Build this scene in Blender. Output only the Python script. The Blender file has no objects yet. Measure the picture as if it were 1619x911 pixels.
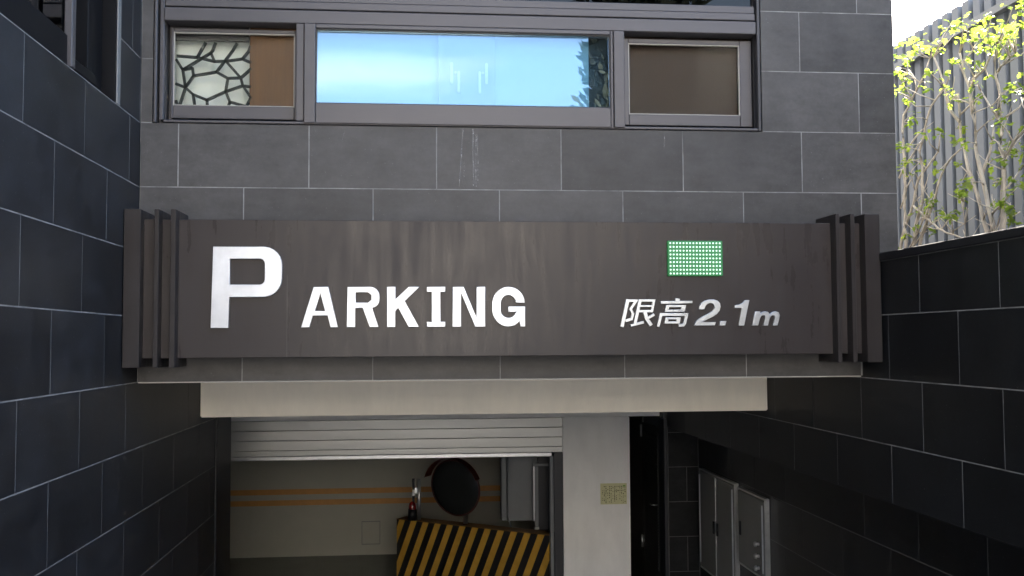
import bpy, bmesh, math, random
from mathutils import Vector, Matrix

# ------------------------------------------------------------------ camera, sky, sun, exposure
# metres; z = 0 is the photographer's eye level, y runs down the ramp, x to the right
random.seed(11)
R = math.radians
scene = bpy.context.scene
C = scene.collection

YAW, PITCH, ROLL = 0.0938, 0.0528, -0.0054
cam = bpy.data.cameras.new('camera')
cam.sensor_width = 36.0
cam.lens = 36.0 * 1570.6 / 1619.0
cam.clip_start = 0.05
cam.clip_end = 2000
cam_o = bpy.data.objects.new('camera', cam)
C.objects.link(cam_o)
scene.camera = cam_o
F = Vector((math.sin(YAW) * math.cos(PITCH), math.cos(YAW) * math.cos(PITCH), math.sin(PITCH)))
R0 = Vector((math.cos(YAW), -math.sin(YAW), 0))
U0 = R0.cross(F)
RR = R0 * math.cos(ROLL) + U0 * math.sin(ROLL)
UU = U0 * math.cos(ROLL) - R0 * math.sin(ROLL)
cam_o.matrix_world = Matrix(((RR.x, UU.x, -F.x, 0), (RR.y, UU.y, -F.y, 0), (RR.z, UU.z, -F.z, 0), (0, 0, 0, 1)))

SUN_EL, SUN_AZ = R(36), R(27)          # azimuth measured from +y towards +x: behind the building, to the right
world = bpy.data.worlds.new('World')
scene.world = world
world.use_nodes = True
nt = world.node_tree
nt.nodes.clear()
sky = nt.nodes.new('ShaderNodeTexSky')
sky.sky_type = 'NISHITA'
sky.sun_disc = False
sky.sun_elevation = SUN_EL
sky.sun_rotation = SUN_AZ
sky.air_density = 1.0
sky.dust_density = 2.0
bg = nt.nodes.new('ShaderNodeBackground')
bg.inputs['Strength'].default_value = 0.12
wo = nt.nodes.new('ShaderNodeOutputWorld')
# thin streaky clouds all over the sky
tc = nt.nodes.new('ShaderNodeTexCoord')
mp = nt.nodes.new('ShaderNodeMapping')
mp.inputs['Scale'].default_value = (1.6, 1.6, 9.0)
mp.inputs['Location'].default_value = (7.7, 4.0, 0.2)
nz = nt.nodes.new('ShaderNodeTexNoise')
nz.inputs['Scale'].default_value = 1.7
nz.inputs['Detail'].default_value = 5
rp = nt.nodes.new('ShaderNodeValToRGB')
rp.color_ramp.elements[0].position = 0.52
rp.color_ramp.elements[1].position = 0.80
rp.color_ramp.elements[0].color = (0, 0, 0, 1)
rp.color_ramp.elements[1].color = (.50, .50, .50, 1)
mx = nt.nodes.new('ShaderNodeMix')
mx.data_type = 'RGBA'
mx.inputs['B'].default_value = (7.5, 7.8, 8.0, 1)
nt.links.new(tc.outputs['Generated'], mp.inputs['Vector'])
nt.links.new(mp.outputs['Vector'], nz.inputs['Vector'])
nt.links.new(nz.outputs['Fac'], rp.inputs['Fac'])
nt.links.new(rp.outputs['Color'], mx.inputs['Factor'])
nt.links.new(sky.outputs['Color'], mx.inputs['A'])
nt.links.new(mx.outputs['Result'], bg.inputs['Color'])
nt.links.new(bg.outputs['Background'], wo.inputs['Surface'])

sl = bpy.data.lights.new('sun', 'SUN')
sl.energy = 5.0
sl.angle = R(0.5)
sl.color = (1.0, 0.93, 0.82)
so = bpy.data.objects.new('sun', sl)
C.objects.link(so)
sd = Vector((math.sin(SUN_AZ) * math.cos(SUN_EL), math.cos(SUN_AZ) * math.cos(SUN_EL), math.sin(SUN_EL)))
so.rotation_euler = (-sd).to_track_quat('-Z', 'Y').to_euler()
so.location = (8, 16, 12)

scene.view_settings.view_transform = 'Standard'
scene.view_settings.look = 'None'
scene.view_settings.exposure = 3.3
scene.view_settings.gamma = 1.0
scene.view_settings.use_curve_mapping = False
try:
    scene.cycles.max_bounces = 10
    scene.cycles.diffuse_bounces = 6
    scene.cycles.transparent_max_bounces = 12
except Exception:
    pass


# ------------------------------------------------------------------ helpers
def box_bm(bm, x0, x1, y0, y1, z0, z1):
    v = [bm.verts.new(p) for p in ((x0, y0, z0), (x1, y0, z0), (x1, y1, z0), (x0, y1, z0),
                                   (x0, y0, z1), (x1, y0, z1), (x1, y1, z1), (x0, y1, z1))]
    for f in ((3, 2, 1, 0), (4, 5, 6, 7), (0, 1, 5, 4), (1, 2, 6, 5), (2, 3, 7, 6), (3, 0, 4, 7)):
        bm.faces.new([v[i] for i in f])


def bevel_all(bm, w, seg=1):
    if w > 0:
        bmesh.ops.bevel(bm, geom=bm.edges[:], offset=w, segments=seg, affect='EDGES', clamp_overlap=True)


def to_obj(name, bm, mat, parent=None, smooth=False, loc=None):
    bmesh.ops.recalc_face_normals(bm, faces=bm.faces[:])
    me = bpy.data.meshes.new(name)
    bm.to_mesh(me)
    bm.free()
    if mat:
        me.materials.append(mat)
    if smooth:
        for p in me.polygons:
            p.use_smooth = True
    o = bpy.data.objects.new(name, me)
    C.objects.link(o)
    if loc:
        o.location = loc
    if parent:
        attach(o, parent)
    return o


def world_of(o):
    m = o.matrix_basis.copy()
    while o.parent:
        o = o.parent
        m = o.matrix_basis @ m
    return m


def attach(o, parent):
    # keep world coordinates: parents here only carry a location / z rotation
    o.parent = parent
    o.matrix_parent_inverse = world_of_full(parent).inverted()


def world_of_full(o):
    m = o.matrix_basis.copy()
    if o.parent:
        m = world_of_full(o.parent) @ o.matrix_parent_inverse @ m
    return m


def box(name, mat, x0, x1, y0, y1, z0, z1, parent=None, bev=0.0, seg=1):
    # origin at the bottom centre of the box
    cx, cy, cz = (x0 + x1) / 2, (y0 + y1) / 2, z0
    bm = bmesh.new()
    box_bm(bm, x0 - cx, x1 - cx, y0 - cy, y1 - cy, 0, z1 - z0)
    bevel_all(bm, bev, seg)
    return to_obj(name, bm, mat, parent, loc=(cx, cy, cz))


def tube_bm(bm, pts, radii, sides=8, cap=True):
    rings = []
    n = len(pts)
    pts = [Vector(p) for p in pts]
    for i, p in enumerate(pts):
        d = (pts[min(i + 1, n - 1)] - pts[max(i - 1, 0)]).normalized()
        a = d.cross(Vector((0, 0, 1)))
        if a.length < 1e-3:
            a = d.cross(Vector((1, 0, 0)))
        a.normalize()
        b = d.cross(a)
        r = radii[i] if hasattr(radii, '__len__') else radii
        rings.append([bm.verts.new(p + (a * math.cos(t) + b * math.sin(t)) * r)
                      for t in [2 * math.pi * k / sides for k in range(sides)]])
    for i in range(n - 1):
        for k in range(sides):
            bm.faces.new((rings[i][k], rings[i][(k + 1) % sides], rings[i + 1][(k + 1) % sides], rings[i + 1][k]))
    if cap:
        bm.faces.new(rings[0][::-1])
        bm.faces.new(rings[-1])


def tube(name, mat, pts, radii, parent=None, sides=10):
    bm = bmesh.new()
    tube_bm(bm, pts, radii, sides)
    return to_obj(name, bm, mat, parent, smooth=True)


def empty(name, loc, label, cat, group=None):
    o = bpy.data.objects.new(name, None)
    o.empty_display_size = 0.1
    C.objects.link(o)
    o.location = loc
    return tag(o, label, cat, group)


def tag(o, label, cat, group=None):
    o['label'] = label
    o['category'] = cat
    if group:
        o['group'] = group
    return o


def struct(o, label=None):
    o['kind'] = 'structure'
    if label:
        o['label'] = label
        o['category'] = o.name.split('.')[0].replace('_', ' ').split(' ')[-1]
    return o


# ------------------------------------------------------------------ materials
def new_mat(name):
    m = bpy.data.materials.new(name)
    m.use_nodes = True
    t = m.node_tree
    b = t.nodes['Principled BSDF']
    return m, t, b


def simple(name, col, rough=0.6, metal=0.0, spec=0.5, var=0.0, scale=6.0, bump=0.0, bscale=60.0, stretch=None, coat=0.0):
    m, t, b = new_mat(name)
    b.inputs['Base Color'].default_value = (*col, 1)
    b.inputs['Roughness'].default_value = rough
    b.inputs['Metallic'].default_value = metal
    b.inputs['Specular IOR Level'].default_value = spec
    if coat:
        b.inputs['Coat Weight'].default_value = coat
    co = t.nodes.new('ShaderNodeTexCoord')
    src = co.outputs['Object']
    if stretch:
        mpn = t.nodes.new('ShaderNodeMapping')
        mpn.inputs['Scale'].default_value = stretch
        t.links.new(src, mpn.inputs['Vector'])
        src = mpn.outputs['Vector']
    if var > 0:
        n = t.nodes.new('ShaderNodeTexNoise')
        n.inputs['Scale'].default_value = scale
        n.inputs['Detail'].default_value = 6
        n.inputs['Roughness'].default_value = 0.65
        t.links.new(src, n.inputs['Vector'])
        r = t.nodes.new('ShaderNodeValToRGB')
        r.color_ramp.elements[0].position = 0.3
        r.color_ramp.elements[1].position = 0.7
        r.color_ramp.elements[0].color = (*[c * (1 - var) for c in col], 1)
        r.color_ramp.elements[1].color = (*[min(1, c * (1 + var)) for c in col], 1)
        t.links.new(n.outputs['Fac'], r.inputs['Fac'])
        t.links.new(r.outputs['Color'], b.inputs['Base Color'])
        mr = t.nodes.new('ShaderNodeMapRange')
        mr.inputs['To Min'].default_value = max(0.02, rough - 0.1)
        mr.inputs['To Max'].default_value = min(1, rough + 0.1)
        t.links.new(n.outputs['Fac'], mr.inputs['Value'])
        t.links.new(mr.outputs['Result'], b.inputs['Roughness'])
    if bump > 0:
        n2 = t.nodes.new('ShaderNodeTexNoise')
        n2.inputs['Scale'].default_value = bscale
        n2.inputs['Detail'].default_value = 4
        t.links.new(src, n2.inputs['Vector'])
        bp = t.nodes.new('ShaderNodeBump')
        bp.inputs['Strength'].default_value = bump
        bp.inputs['Distance'].default_value = 0.004
        t.links.new(n2.outputs['Fac'], bp.inputs['Height'])
        t.links.new(bp.outputs['Normal'], b.inputs['Normal'])
    return m


def tile_material(name, col, rough=0.5, spec=0.4, lo=0.66, hi=1.42):
    """honed slate-look porcelain: mottled, each tile a little different"""
    m, t, b = new_mat(name)
    L = t.links.new
    oi = t.nodes.new('ShaderNodeObjectInfo')
    co = t.nodes.new('ShaderNodeTexCoord')
    add = t.nodes.new('ShaderNodeVectorMath')
    add.operation = 'MULTIPLY_ADD'
    comb = t.nodes.new('ShaderNodeCombineXYZ')
    L(oi.outputs['Random'], comb.inputs['X'])
    L(oi.outputs['Random'], comb.inputs['Y'])
    add.inputs[1].default_value = (1, 1, 1)
    sc = t.nodes.new('ShaderNodeVectorMath')
    sc.operation = 'SCALE'
    sc.inputs['Scale'].default_value = 37.0
    L(comb.outputs['Vector'], sc.inputs['Vector'])
    L(co.outputs['Object'], add.inputs[0])
    L(sc.outputs['Vector'], add.inputs[2])

    def noise(s, det, rg, stretch=None):
        n = t.nodes.new('ShaderNodeTexNoise')
        n.inputs['Scale'].default_value = s
        n.inputs['Detail'].default_value = det
        n.inputs['Roughness'].default_value = rg
        if stretch:
            q = t.nodes.new('ShaderNodeMapping')
            q.inputs['Scale'].default_value = stretch
            L(add.outputs['Vector'], q.inputs['Vector'])
            L(q.outputs['Vector'], n.inputs['Vector'])
        else:
            L(add.outputs['Vector'], n.inputs['Vector'])
        return n
    big = noise(5.5, 6, 0.62)
    fine = noise(48, 5, 0.7)
    lay = noise(9, 4, 0.6, (1, 1, 3.2))
    s1 = t.nodes.new('ShaderNodeMath'); s1.operation = 'MULTIPLY_ADD'
    s1.inputs[1].default_value = 0.55
    L(big.outputs['Fac'], s1.inputs[0])
    s2 = t.nodes.new('ShaderNodeMath'); s2.operation = 'MULTIPLY_ADD'
    s2.inputs[1].default_value = 0.2
    L(fine.outputs['Fac'], s2.inputs[0])
    s3 = t.nodes.new('ShaderNodeMath'); s3.operation = 'MULTIPLY'
    s3.inputs[1].default_value = 0.25
    L(lay.outputs['Fac'], s3.inputs[0])
    L(s3.outputs[0], s2.inputs[2])
    L(s2.outputs[0], s1.inputs[2])
    ramp = t.nodes.new('ShaderNodeValToRGB')
    e = ramp.color_ramp.elements
    e[0].position = 0.32
    e[1].position = 0.68
    e[0].color = (*[c * lo for c in col], 1)
    e[1].color = (*[c * hi for c in col], 1)
    L(s1.outputs[0], ramp.inputs['Fac'])
    # per-tile tone
    mr = t.nodes.new('ShaderNodeMapRange')
    mr.inputs['To Min'].default_value = 0.80
    mr.inputs['To Max'].default_value = 1.20
    L(oi.outputs['Random'], mr.inputs['Value'])
    mul = t.nodes.new('ShaderNodeVectorMath'); mul.operation = 'SCALE'
    L(ramp.outputs['Color'], mul.inputs[0])
    L(mr.outputs['Result'], mul.inputs['Scale'])
    last = mul.outputs['Vector']
    # pale lime specks and dust
    sp = noise(130, 2, 0.5)
    spr = t.nodes.new('ShaderNodeMapRange')
    spr.inputs['From Min'].default_value = 0.70
    spr.inputs['From Max'].default_value = 0.78
    spr.inputs['To Max'].default_value = 0.25
    L(sp.outputs['Fac'], spr.inputs['Value'])
    mixs = t.nodes.new('ShaderNodeMix'); mixs.data_type = 'RGBA'
    mixs.inputs['B'].default_value = (0.3, 0.3, 0.3, 1)
    L(spr.outputs['Result'], mixs.inputs['Factor'])
    L(last, mixs.inputs['A'])
    L(mixs.outputs['Result'], b.inputs['Base Color'])
    rr = t.nodes.new('ShaderNodeMapRange')
    rr.inputs['To Min'].default_value = rough - 0.12
    rr.inputs['To Max'].default_value = rough + 0.12
    L(s1.outputs[0], rr.inputs['Value'])
    L(rr.outputs['Result'], b.inputs['Roughness'])
    bp = t.nodes.new('ShaderNodeBump')
    bp.inputs['Strength'].default_value = 0.25
    bp.inputs['Distance'].default_value = 0.003
    L(s1.outputs[0], bp.inputs['Height'])
    L(bp.outputs['Normal'], b.inputs['Normal'])
    b.inputs['Specular IOR Level'].default_value = spec
    return m


def streaked_metal(name, col, dirt, rough=0.42, metal=0.35):
    """brown anodised sheet with vertical rain streaks and dusty patches"""
    m, t, b = new_mat(name)
    L = t.links.new
    co = t.nodes.new('ShaderNodeTexCoord')
    def nz_(scale, stretch, det=5, rg=0.6):
        q = t.nodes.new('ShaderNodeMapping')
        q.inputs['Scale'].default_value = stretch
        n = t.nodes.new('ShaderNodeTexNoise')
        n.inputs['Scale'].default_value = scale
        n.inputs['Detail'].default_value = det
        n.inputs['Roughness'].default_value = rg
        L(co.outputs['Object'], q.inputs['Vector'])
        L(q.outputs['Vector'], n.inputs['Vector'])
        return n
    st = nz_(5, (5, 5, 0.5))
    bl = nz_(1.9, (1, 1, 1.3), 8, 0.68)
    mu = t.nodes.new('ShaderNodeMath'); mu.operation = 'MULTIPLY'
    L(st.outputs['Fac'], mu.inputs[0]); L(bl.outputs['Fac'], mu.inputs[1])
    ra = t.nodes.new('ShaderNodeMapRange')
    ra.inputs['From Min'].default_value = 0.16
    ra.inputs['From Max'].default_value = 0.40
    ra.inputs['To Max'].default_value = 1.0
    L(mu.outputs[0], ra.inputs['Value'])
    mi = t.nodes.new('ShaderNodeMix'); mi.data_type = 'RGBA'
    mi.inputs['A'].default_value = (*col, 1)
    mi.inputs['B'].default_value = (*dirt, 1)
    L(ra.outputs['Result'], mi.inputs['Factor'])
    L(mi.outputs['Result'], b.inputs['Base Color'])
    rr = t.nodes.new('ShaderNodeMapRange')
    rr.inputs['To Min'].default_value = rough - 0.08
    rr.inputs['To Max'].default_value = rough + 0.16
    L(ra.outputs['Result'], rr.inputs['Value'])
    L(rr.outputs['Result'], b.inputs['Roughness'])
    b.inputs['Metallic'].default_value = metal
    b.inputs['Specular IOR Level'].default_value = 0.22
    return m


def hazard_material():
    m, t, b = new_mat('hazard_paint')
    L = t.links.new
    co = t.nodes.new('ShaderNodeTexCoord')
    sx = t.nodes.new('ShaderNodeSeparateXYZ')
    L(co.outputs['Object'], sx.inputs['Vector'])
    ma = t.nodes.new('ShaderNodeMath'); ma.operation = 'MULTIPLY_ADD'      # x - 0.42 z
    ma.inputs[1].default_value = -0.42
    L(sx.outputs['Z'], ma.inputs[0]); L(sx.outputs['X'], ma.inputs[2])
    di = t.nodes.new('ShaderNodeMath'); di.operation = 'DIVIDE'
    di.inputs[1].default_value = 0.142
    L(ma.outputs[0], di.inputs[0])
    fr = t.nodes.new('ShaderNodeMath'); fr.operation = 'FRACT'
    L(di.outputs[0], fr.inputs[0])
    gt = t.nodes.new('ShaderNodeMath'); gt.operation = 'GREATER_THAN'
    gt.inputs[1].default_value = 0.48
    L(fr.outputs[0], gt.inputs[0])
    n = t.nodes.new('ShaderNodeTexNoise')
    n.inputs['Scale'].default_value = 9; n.inputs['Detail'].default_value = 6
    L(co.outputs['Object'], n.inputs['Vector'])
    r = t.nodes.new('ShaderNodeValToRGB')
    r.color_ramp.elements[0].position = .3; r.color_ramp.elements[1].position = .7
    r.color_ramp.elements[0].color = (0.46, 0.255, 0.03, 1); r.color_ramp.elements[1].color = (0.57, 0.33, 0.05, 1)
    L(n.outputs['Fac'], r.inputs['Fac'])
    mi = t.nodes.new('ShaderNodeMix'); mi.data_type = 'RGBA'
    mi.inputs['B'].default_value = (0.012, 0.012, 0.014, 1)
    L(r.outputs['Color'], mi.inputs['A']); L(gt.outputs[0], mi.inputs['Factor'])
    L(mi.outputs['Result'], b.inputs['Base Color'])
    b.inputs['Roughness'].default_value = 0.5
    return m


def glass(name, tint, refl, rough=0.0):
    m, t, b = new_mat(name)
    t.nodes.remove(b)
    out = t.nodes['Material Output']
    tr = t.nodes.new('ShaderNodeBsdfTransparent')
    tr.inputs['Color'].default_value = (*tint, 1)
    gl = t.nodes.new('ShaderNodeBsdfGlossy')
    gl.inputs['Roughness'].default_value = rough
    gl.inputs['Color'].default_value = (1, 1, 1, 1)
    mi = t.nodes.new('ShaderNodeMixShader')
    lw = t.nodes.new('ShaderNodeFresnel')
    lw.inputs['IOR'].default_value = 1.5
    ad = t.nodes.new('ShaderNodeMath'); ad.operation = 'ADD'; ad.use_clamp = True
    ad.inputs[1].default_value = refl
    t.links.new(lw.outputs[0], ad.inputs[0])
    t.links.new(ad.outputs[0], mi.inputs[0])
    t.links.new(tr.outputs[0], mi.inputs[1]); t.links.new(gl.outputs[0], mi.inputs[2])
    t.links.new(mi.outputs[0], out.inputs['Surface'])
    return m


def leaf_material():
    m, t, b = new_mat('leaf')
    out = t.nodes['Material Output']
    at_ = t.nodes.new('ShaderNodeAttribute'); at_.attribute_name = 'tone'
    r = t.nodes.new('ShaderNodeValToRGB')
    e = r.color_ramp.elements
    e[0].color = (0.10, 0.15, 0.03, 1); e[1].color = (0.22, 0.27, 0.05, 1)
    t.links.new(at_.outputs['Fac'], r.inputs['Fac'])
    t.links.new(r.outputs['Color'], b.inputs['Base Color'])
    b.inputs['Roughness'].default_value = 0.55
    tl = t.nodes.new('ShaderNodeBsdfTranslucent')
    mu = t.nodes.new('ShaderNodeVectorMath'); mu.operation = 'MULTIPLY'
    mu.inputs[1].default_value = (2.5, 2.5, 1.5)
    t.links.new(r.outputs['Color'], mu.inputs[0])
    t.links.new(mu.outputs['Vector'], tl.inputs['Color'])
    mi = t.nodes.new('ShaderNodeMixShader'); mi.inputs[0].default_value = 0.5
    t.links.new(b.outputs[0], mi.inputs[1]); t.links.new(tl.outputs[0], mi.inputs[2])
    t.links.new(mi.outputs[0], out.inputs['Surface'])
    return m


def lime_material():
    m, t, b = new_mat('lime_streak')
    b.inputs['Base Color'].default_value = (0.42, 0.42, 0.42, 1)
    b.inputs['Roughness'].default_value = 0.9
    co = t.nodes.new('ShaderNodeTexCoord')
    n = t.nodes.new('ShaderNodeTexNoise')
    n.inputs['Scale'].default_value = 45; n.inputs['Detail'].default_value = 4
    t.links.new(co.outputs['Object'], n.inputs['Vector'])
    mr_ = t.nodes.new('ShaderNodeMapRange')
    mr_.inputs['From Min'].default_value = 0.38; mr_.inputs['From Max'].default_value = 0.75
    mr_.inputs['To Min'].default_value = 0.05; mr_.inputs['To Max'].default_value = 0.75
    t.links.new(n.outputs['Fac'], mr_.inputs['Value'])
    t.links.new(mr_.outputs['Result'], b.inputs['Alpha'])
    return m


def emission(name, col, s):
    m, t, b = new_mat(name)
    b.inputs['Base Color'].default_value = (*col, 1)
    b.inputs['Emission Color'].default_value = (*col, 1)
    b.inputs['Emission Strength'].default_value = s
    return m


M = dict(
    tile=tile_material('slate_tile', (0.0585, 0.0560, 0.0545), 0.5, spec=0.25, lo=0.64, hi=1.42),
    tile_shaded=tile_material('shaded_slate_tile', (0.0145, 0.0152, 0.0172), 0.45, spec=0.18, lo=0.45, hi=1.95),  # facade slate darkened: the left wall's shade is put into this colour
    tile_deep_shade=tile_material('deep_shade_slate_tile', (0.0085, 0.0089, 0.0098), 0.45, spec=0.2, lo=0.5, hi=1.9),  # same slate darker still, with the right wall's shade in its colour
    grout=simple('grout', (0.20, 0.20, 0.197), 0.9, var=0.5, scale=9),
    grout_shaded=simple('shaded_grout', (0.10, 0.10, 0.10), 0.9, var=0.25, scale=14),  # darker copy of the grout, the dimness of the recess painted in
    conifer=simple('conifer_needles', (0.012, 0.018, 0.010), 0.8, var=0.3, scale=3),
    concrete=simple('concrete', (0.30, 0.29, 0.28), 0.85, var=0.15, scale=3, bump=0.3),
    ramp=simple('ramp_concrete', (0.42, 0.41, 0.39), 0.8, var=0.25, scale=4, bump=0.4),
    epoxy=simple('epoxy_floor', (0.055, 0.075, 0.06), 0.22, var=0.2, scale=2),
    white=simple('white_paint', (0.86, 0.85, 0.83), 0.6, var=0.07, scale=3, stretch=(1.5, 1.5, 0.6), bump=0.08),
    cream=simple('cream_paint', (0.90, 0.83, 0.70), 0.55, var=0.05, scale=4, stretch=(2.5, 1, 0.7), bump=0.08),
    garage=simple('garage_paint', (0.44, 0.43, 0.36), 0.6, var=0.06, scale=2),
    orange=simple('orange_paint', (0.56, 0.27, 0.06), 0.5, var=0.12, scale=8),
    sign=streaked_metal('sign_metal', (0.0315, 0.0255, 0.0242), (0.0360, 0.0300, 0.0287), 0.33, 0.0),
    fin=streaked_metal('fin_metal', (0.022, 0.0185, 0.018), (0.030, 0.026, 0.0255), 0.40, 0.0),
    letter=simple('white_letter', (0.57, 0.585, 0.61), 0.34, metal=0.45, var=0.14, scale=7),
    silver=simple('silver_letter', (0.50, 0.52, 0.54), 0.30, metal=0.8, var=0.15, scale=20),
    frame=simple('aluminium_frame', (0.075, 0.071, 0.075), 0.42, metal=0.2, spec=0.35, var=0.08, scale=5, stretch=(0.3, 1, 2)),
    frame_dark=simple('dark_frame', (0.030, 0.029, 0.032), 0.45, metal=0.2),
    gasket=simple('gasket', (0.38, 0.36, 0.33), 0.6),
    steel=simple('steel', (0.55, 0.55, 0.54), 0.34, metal=0.85, var=0.06, scale=4, stretch=(0.2, 1, 3)),
    shutter=simple('shutter_slat', (0.52, 0.52, 0.50), 0.42, metal=0.45, var=0.04, scale=3, stretch=(0.15, 1, 4)),
    galv=simple('galvanised', (0.60, 0.60, 0.60), 0.35, metal=0.9, var=0.1, scale=20),
    navy=simple('navy_steel', (0.011, 0.012, 0.018), 0.45),
    black=simple('black_paint', (0.010, 0.010, 0.012), 0.5, spec=0.3),
    louvre=simple('black_louvre', (0.04, 0.04, 0.038), 0.4),
    window_black=simple('window_black', (0.006, 0.006, 0.007), 0.5, spec=0.12),
    door_paint=simple('door_paint', (0.028, 0.028, 0.027), 0.4, var=0.15),
    trim=simple('stone_trim', (0.17, 0.17, 0.165), 0.6, var=0.1),
    hood=simple('red_hood', (0.22, 0.024, 0.008), 0.4),
    seam=simple('seam_metal', (0.085, 0.076, 0.072), 0.5),
    cabinet=simple('cabinet_grey', (0.17, 0.17, 0.165), 0.42, metal=0.3, var=0.07, scale=4),
    equip=simple('equipment_grey', (0.16, 0.17, 0.18), 0.5, var=0.05),
    red=simple('red_lamp', (0.16, 0.006, 0.006), 0.2, coat=0.5),
    mirror_rim=simple('orange_plastic', (0.06, 0.010, 0.005), 0.4),
    mirror=simple('mirror_face', (0.02, 0.022, 0.022), 0.12, metal=0.0, spec=0.3),
    paper=simple('notice_paper', (0.64, 0.62, 0.36), 0.6, var=0.06, scale=30),
    ink=simple('notice_ink', (0.10, 0.11, 0.05), 0.7),
    ink_green=simple('notice_green', (0.16, 0.36, 0.05), 0.7),
    wood=simple('brown_wood', (0.13, 0.058, 0.021), 0.5, var=0.22, scale=5, stretch=(6, 1, 0.5)),
    blind=simple('brown_blind', (0.036, 0.0165, 0.009), 0.6, var=0.12, scale=3, bump=0.2, bscale=200),
    lattice=simple('lattice_black', (0.02, 0.023, 0.022), 0.5),
    room=simple('room_white', (0.86, 0.88, 0.86), 0.7, var=0.05, scale=2),
    pale=simple('pale_blue_panel', (0.55, 0.72, 0.80), 0.7),
    post_blue=simple('post_blue', (0.42, 0.55, 0.70), 0.6),
    handle=simple('white_handle', (0.9, 0.93, 0.95), 0.3),
    fence=simple('fence_sheet', (0.155, 0.172, 0.198), 0.5, metal=0.2, var=0.12, scale=2, stretch=(2, 2, 0.4)),
    rail=simple('fence_rail', (0.20, 0.21, 0.22), 0.5, metal=0.3),
    soil=simple('soil', (0.07, 0.05, 0.035), 0.95, var=0.35, scale=12, bump=0.8, bscale=30),
    bark=simple('pale_bark', (0.50, 0.44, 0.36), 0.85, var=0.35, scale=22, bump=0.8, bscale=60, stretch=(1, 1, 0.4)),
    lime=lime_material(),
    leaf=leaf_material(),
    clear=glass('clear_glass', (0.93, 0.95, 0.94), -0.0405),
    mirror_glass=glass('coated_glass', (0.70, 0.83, 0.90), 0.092),
    dark_glass=glass('dark_glass', (0.12, 0.14, 0.17), -0.02),
    hazard=hazard_material(),
    led_bed=emission('led_bed', (0.02, 0.15, 0.045), 0.045),
    led=emission('led', (0.70, 1.0, 0.78), 0.11),
    asphalt=simple('asphalt', (0.06, 0.06, 0.062), 0.85, var=0.2, scale=8, bump=0.5),
    stucco=simple('cream_stucco', (0.78, 0.745, 0.70), 0.85, var=0.08, scale=0.6),
    pavement=simple('pavement', (0.34, 0.32, 0.29), 0.85, var=0.12, scale=2),
    render_wall=simple('rendered_wall', (0.13, 0.13, 0.135), 0.8, var=0.1, scale=1.5),
)


# ------------------------------------------------------------------ main measures
XL, XR = -1.297, 2.182            # inner faces of the two ramp walls
YF = 4.736                        # face of the building
XE = 2.385                        # right-hand corner of the building
ROW = 0.303
PIT = 0.603
ZF = 0.7247                       # a joint line shared by facade and left wall
ZR = 0.1115                       # a joint line of the right wall
FLOOR = -2.52
GAP = 0.005

# ------------------------------------------------------------------ ground
def sheet(name, quads, mat):
    bm = bmesh.new()
    for q in quads:
        bm.faces.new([bm.verts.new(p) for p in q])
    bmesh.ops.remove_doubles(bm, verts=bm.verts[:], dist=1e-4)
    return to_obj(name, bm, mat)


def slope(y):
    return FLOOR + max(0.0, (6.0 - y)) * 0.16
ytop = 6.0 - (0.30 - FLOOR) / 0.16
struct(sheet('ramp', [[(-1.6, y0, slope(y0)), (2.8, y0, slope(y0)), (2.8, y1, slope(y1)), (-1.6, y1, slope(y1))]
                      for y0, y1 in ((ytop, -5), (-5, 0), (0, 3), (3, 6.0), (6.0, 7.0))], M['ramp']),
       'grey concrete ramp running down into the car park')
struct(sheet('ground', [[(-300, -300, .30), (300, -300, .30), (300, ytop, .30), (-300, ytop, .30)],
                        [(-300, ytop, .30), (-1.6, ytop, .30), (-1.6, 300, .30), (-300, 300, .30)],
                        [(3.35, ytop, .30), (300, ytop, .30), (300, 300, .30), (3.35, 300, .30)],
                        [(2.42, ytop, .30), (3.35, ytop, .30), (3.35, 2.0, .30), (2.42, 2.0, .30)]], M['asphalt']),
       'asphalt street level ground above the ramp')
struct(sheet('garage_floor', [[(-3.6, 7.0, FLOOR), (2.9, 7.0, FLOOR), (2.9, 12.2, FLOOR), (-3.6, 12.2, FLOOR)]], M['epoxy']),
       'dark glossy painted floor inside the car park')
struct(box('planter_soil', M['soil'], 2.42, 3.24, 2.0, 13, 0.05, 0.34, bev=0.0), 'brown soil bed behind the low dark wall')

# ------------------------------------------------------------------ tiles
tile_cache = {}


def tile_mesh(w, h, mat):
    key = (round(w, 3), round(h, 3), mat.name)
    if key in tile_cache:
        return tile_cache[key]
    a, b, t, c = w / 2, h / 2, 0.012, 0.0007
    vs = [(-a, t, -b), (a, t, -b), (a, t, b), (-a, t, b),
          (-a, c, -b), (a, c, -b), (a, c, b), (-a, c, b),
          (-a + c, 0, -b + c), (a - c, 0, -b + c), (a - c, 0, b - c), (-a + c, 0, b - c)]
    fs = [(3, 2, 1, 0)]
    for i in range(4):
        j = (i + 1) % 4
        fs.append((i, j, 4 + j, 4 + i))
        fs.append((4 + i, 4 + j, 8 + j, 8 + i))
    fs.append((8, 9, 10, 11))
    fs = [f[::-1] if k == 0 else f for k, f in enumerate(fs)]
    me = bpy.data.meshes.new('tile')
    me.from_pydata(vs, [], fs)
    bm = bmesh.new(); bm.from_mesh(me)
    bmesh.ops.recalc_face_normals(bm, faces=bm.faces[:])
    bm.to_mesh(me); bm.free()
    me.materials.append(mat)
    tile_cache[key] = me
    return me


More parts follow.
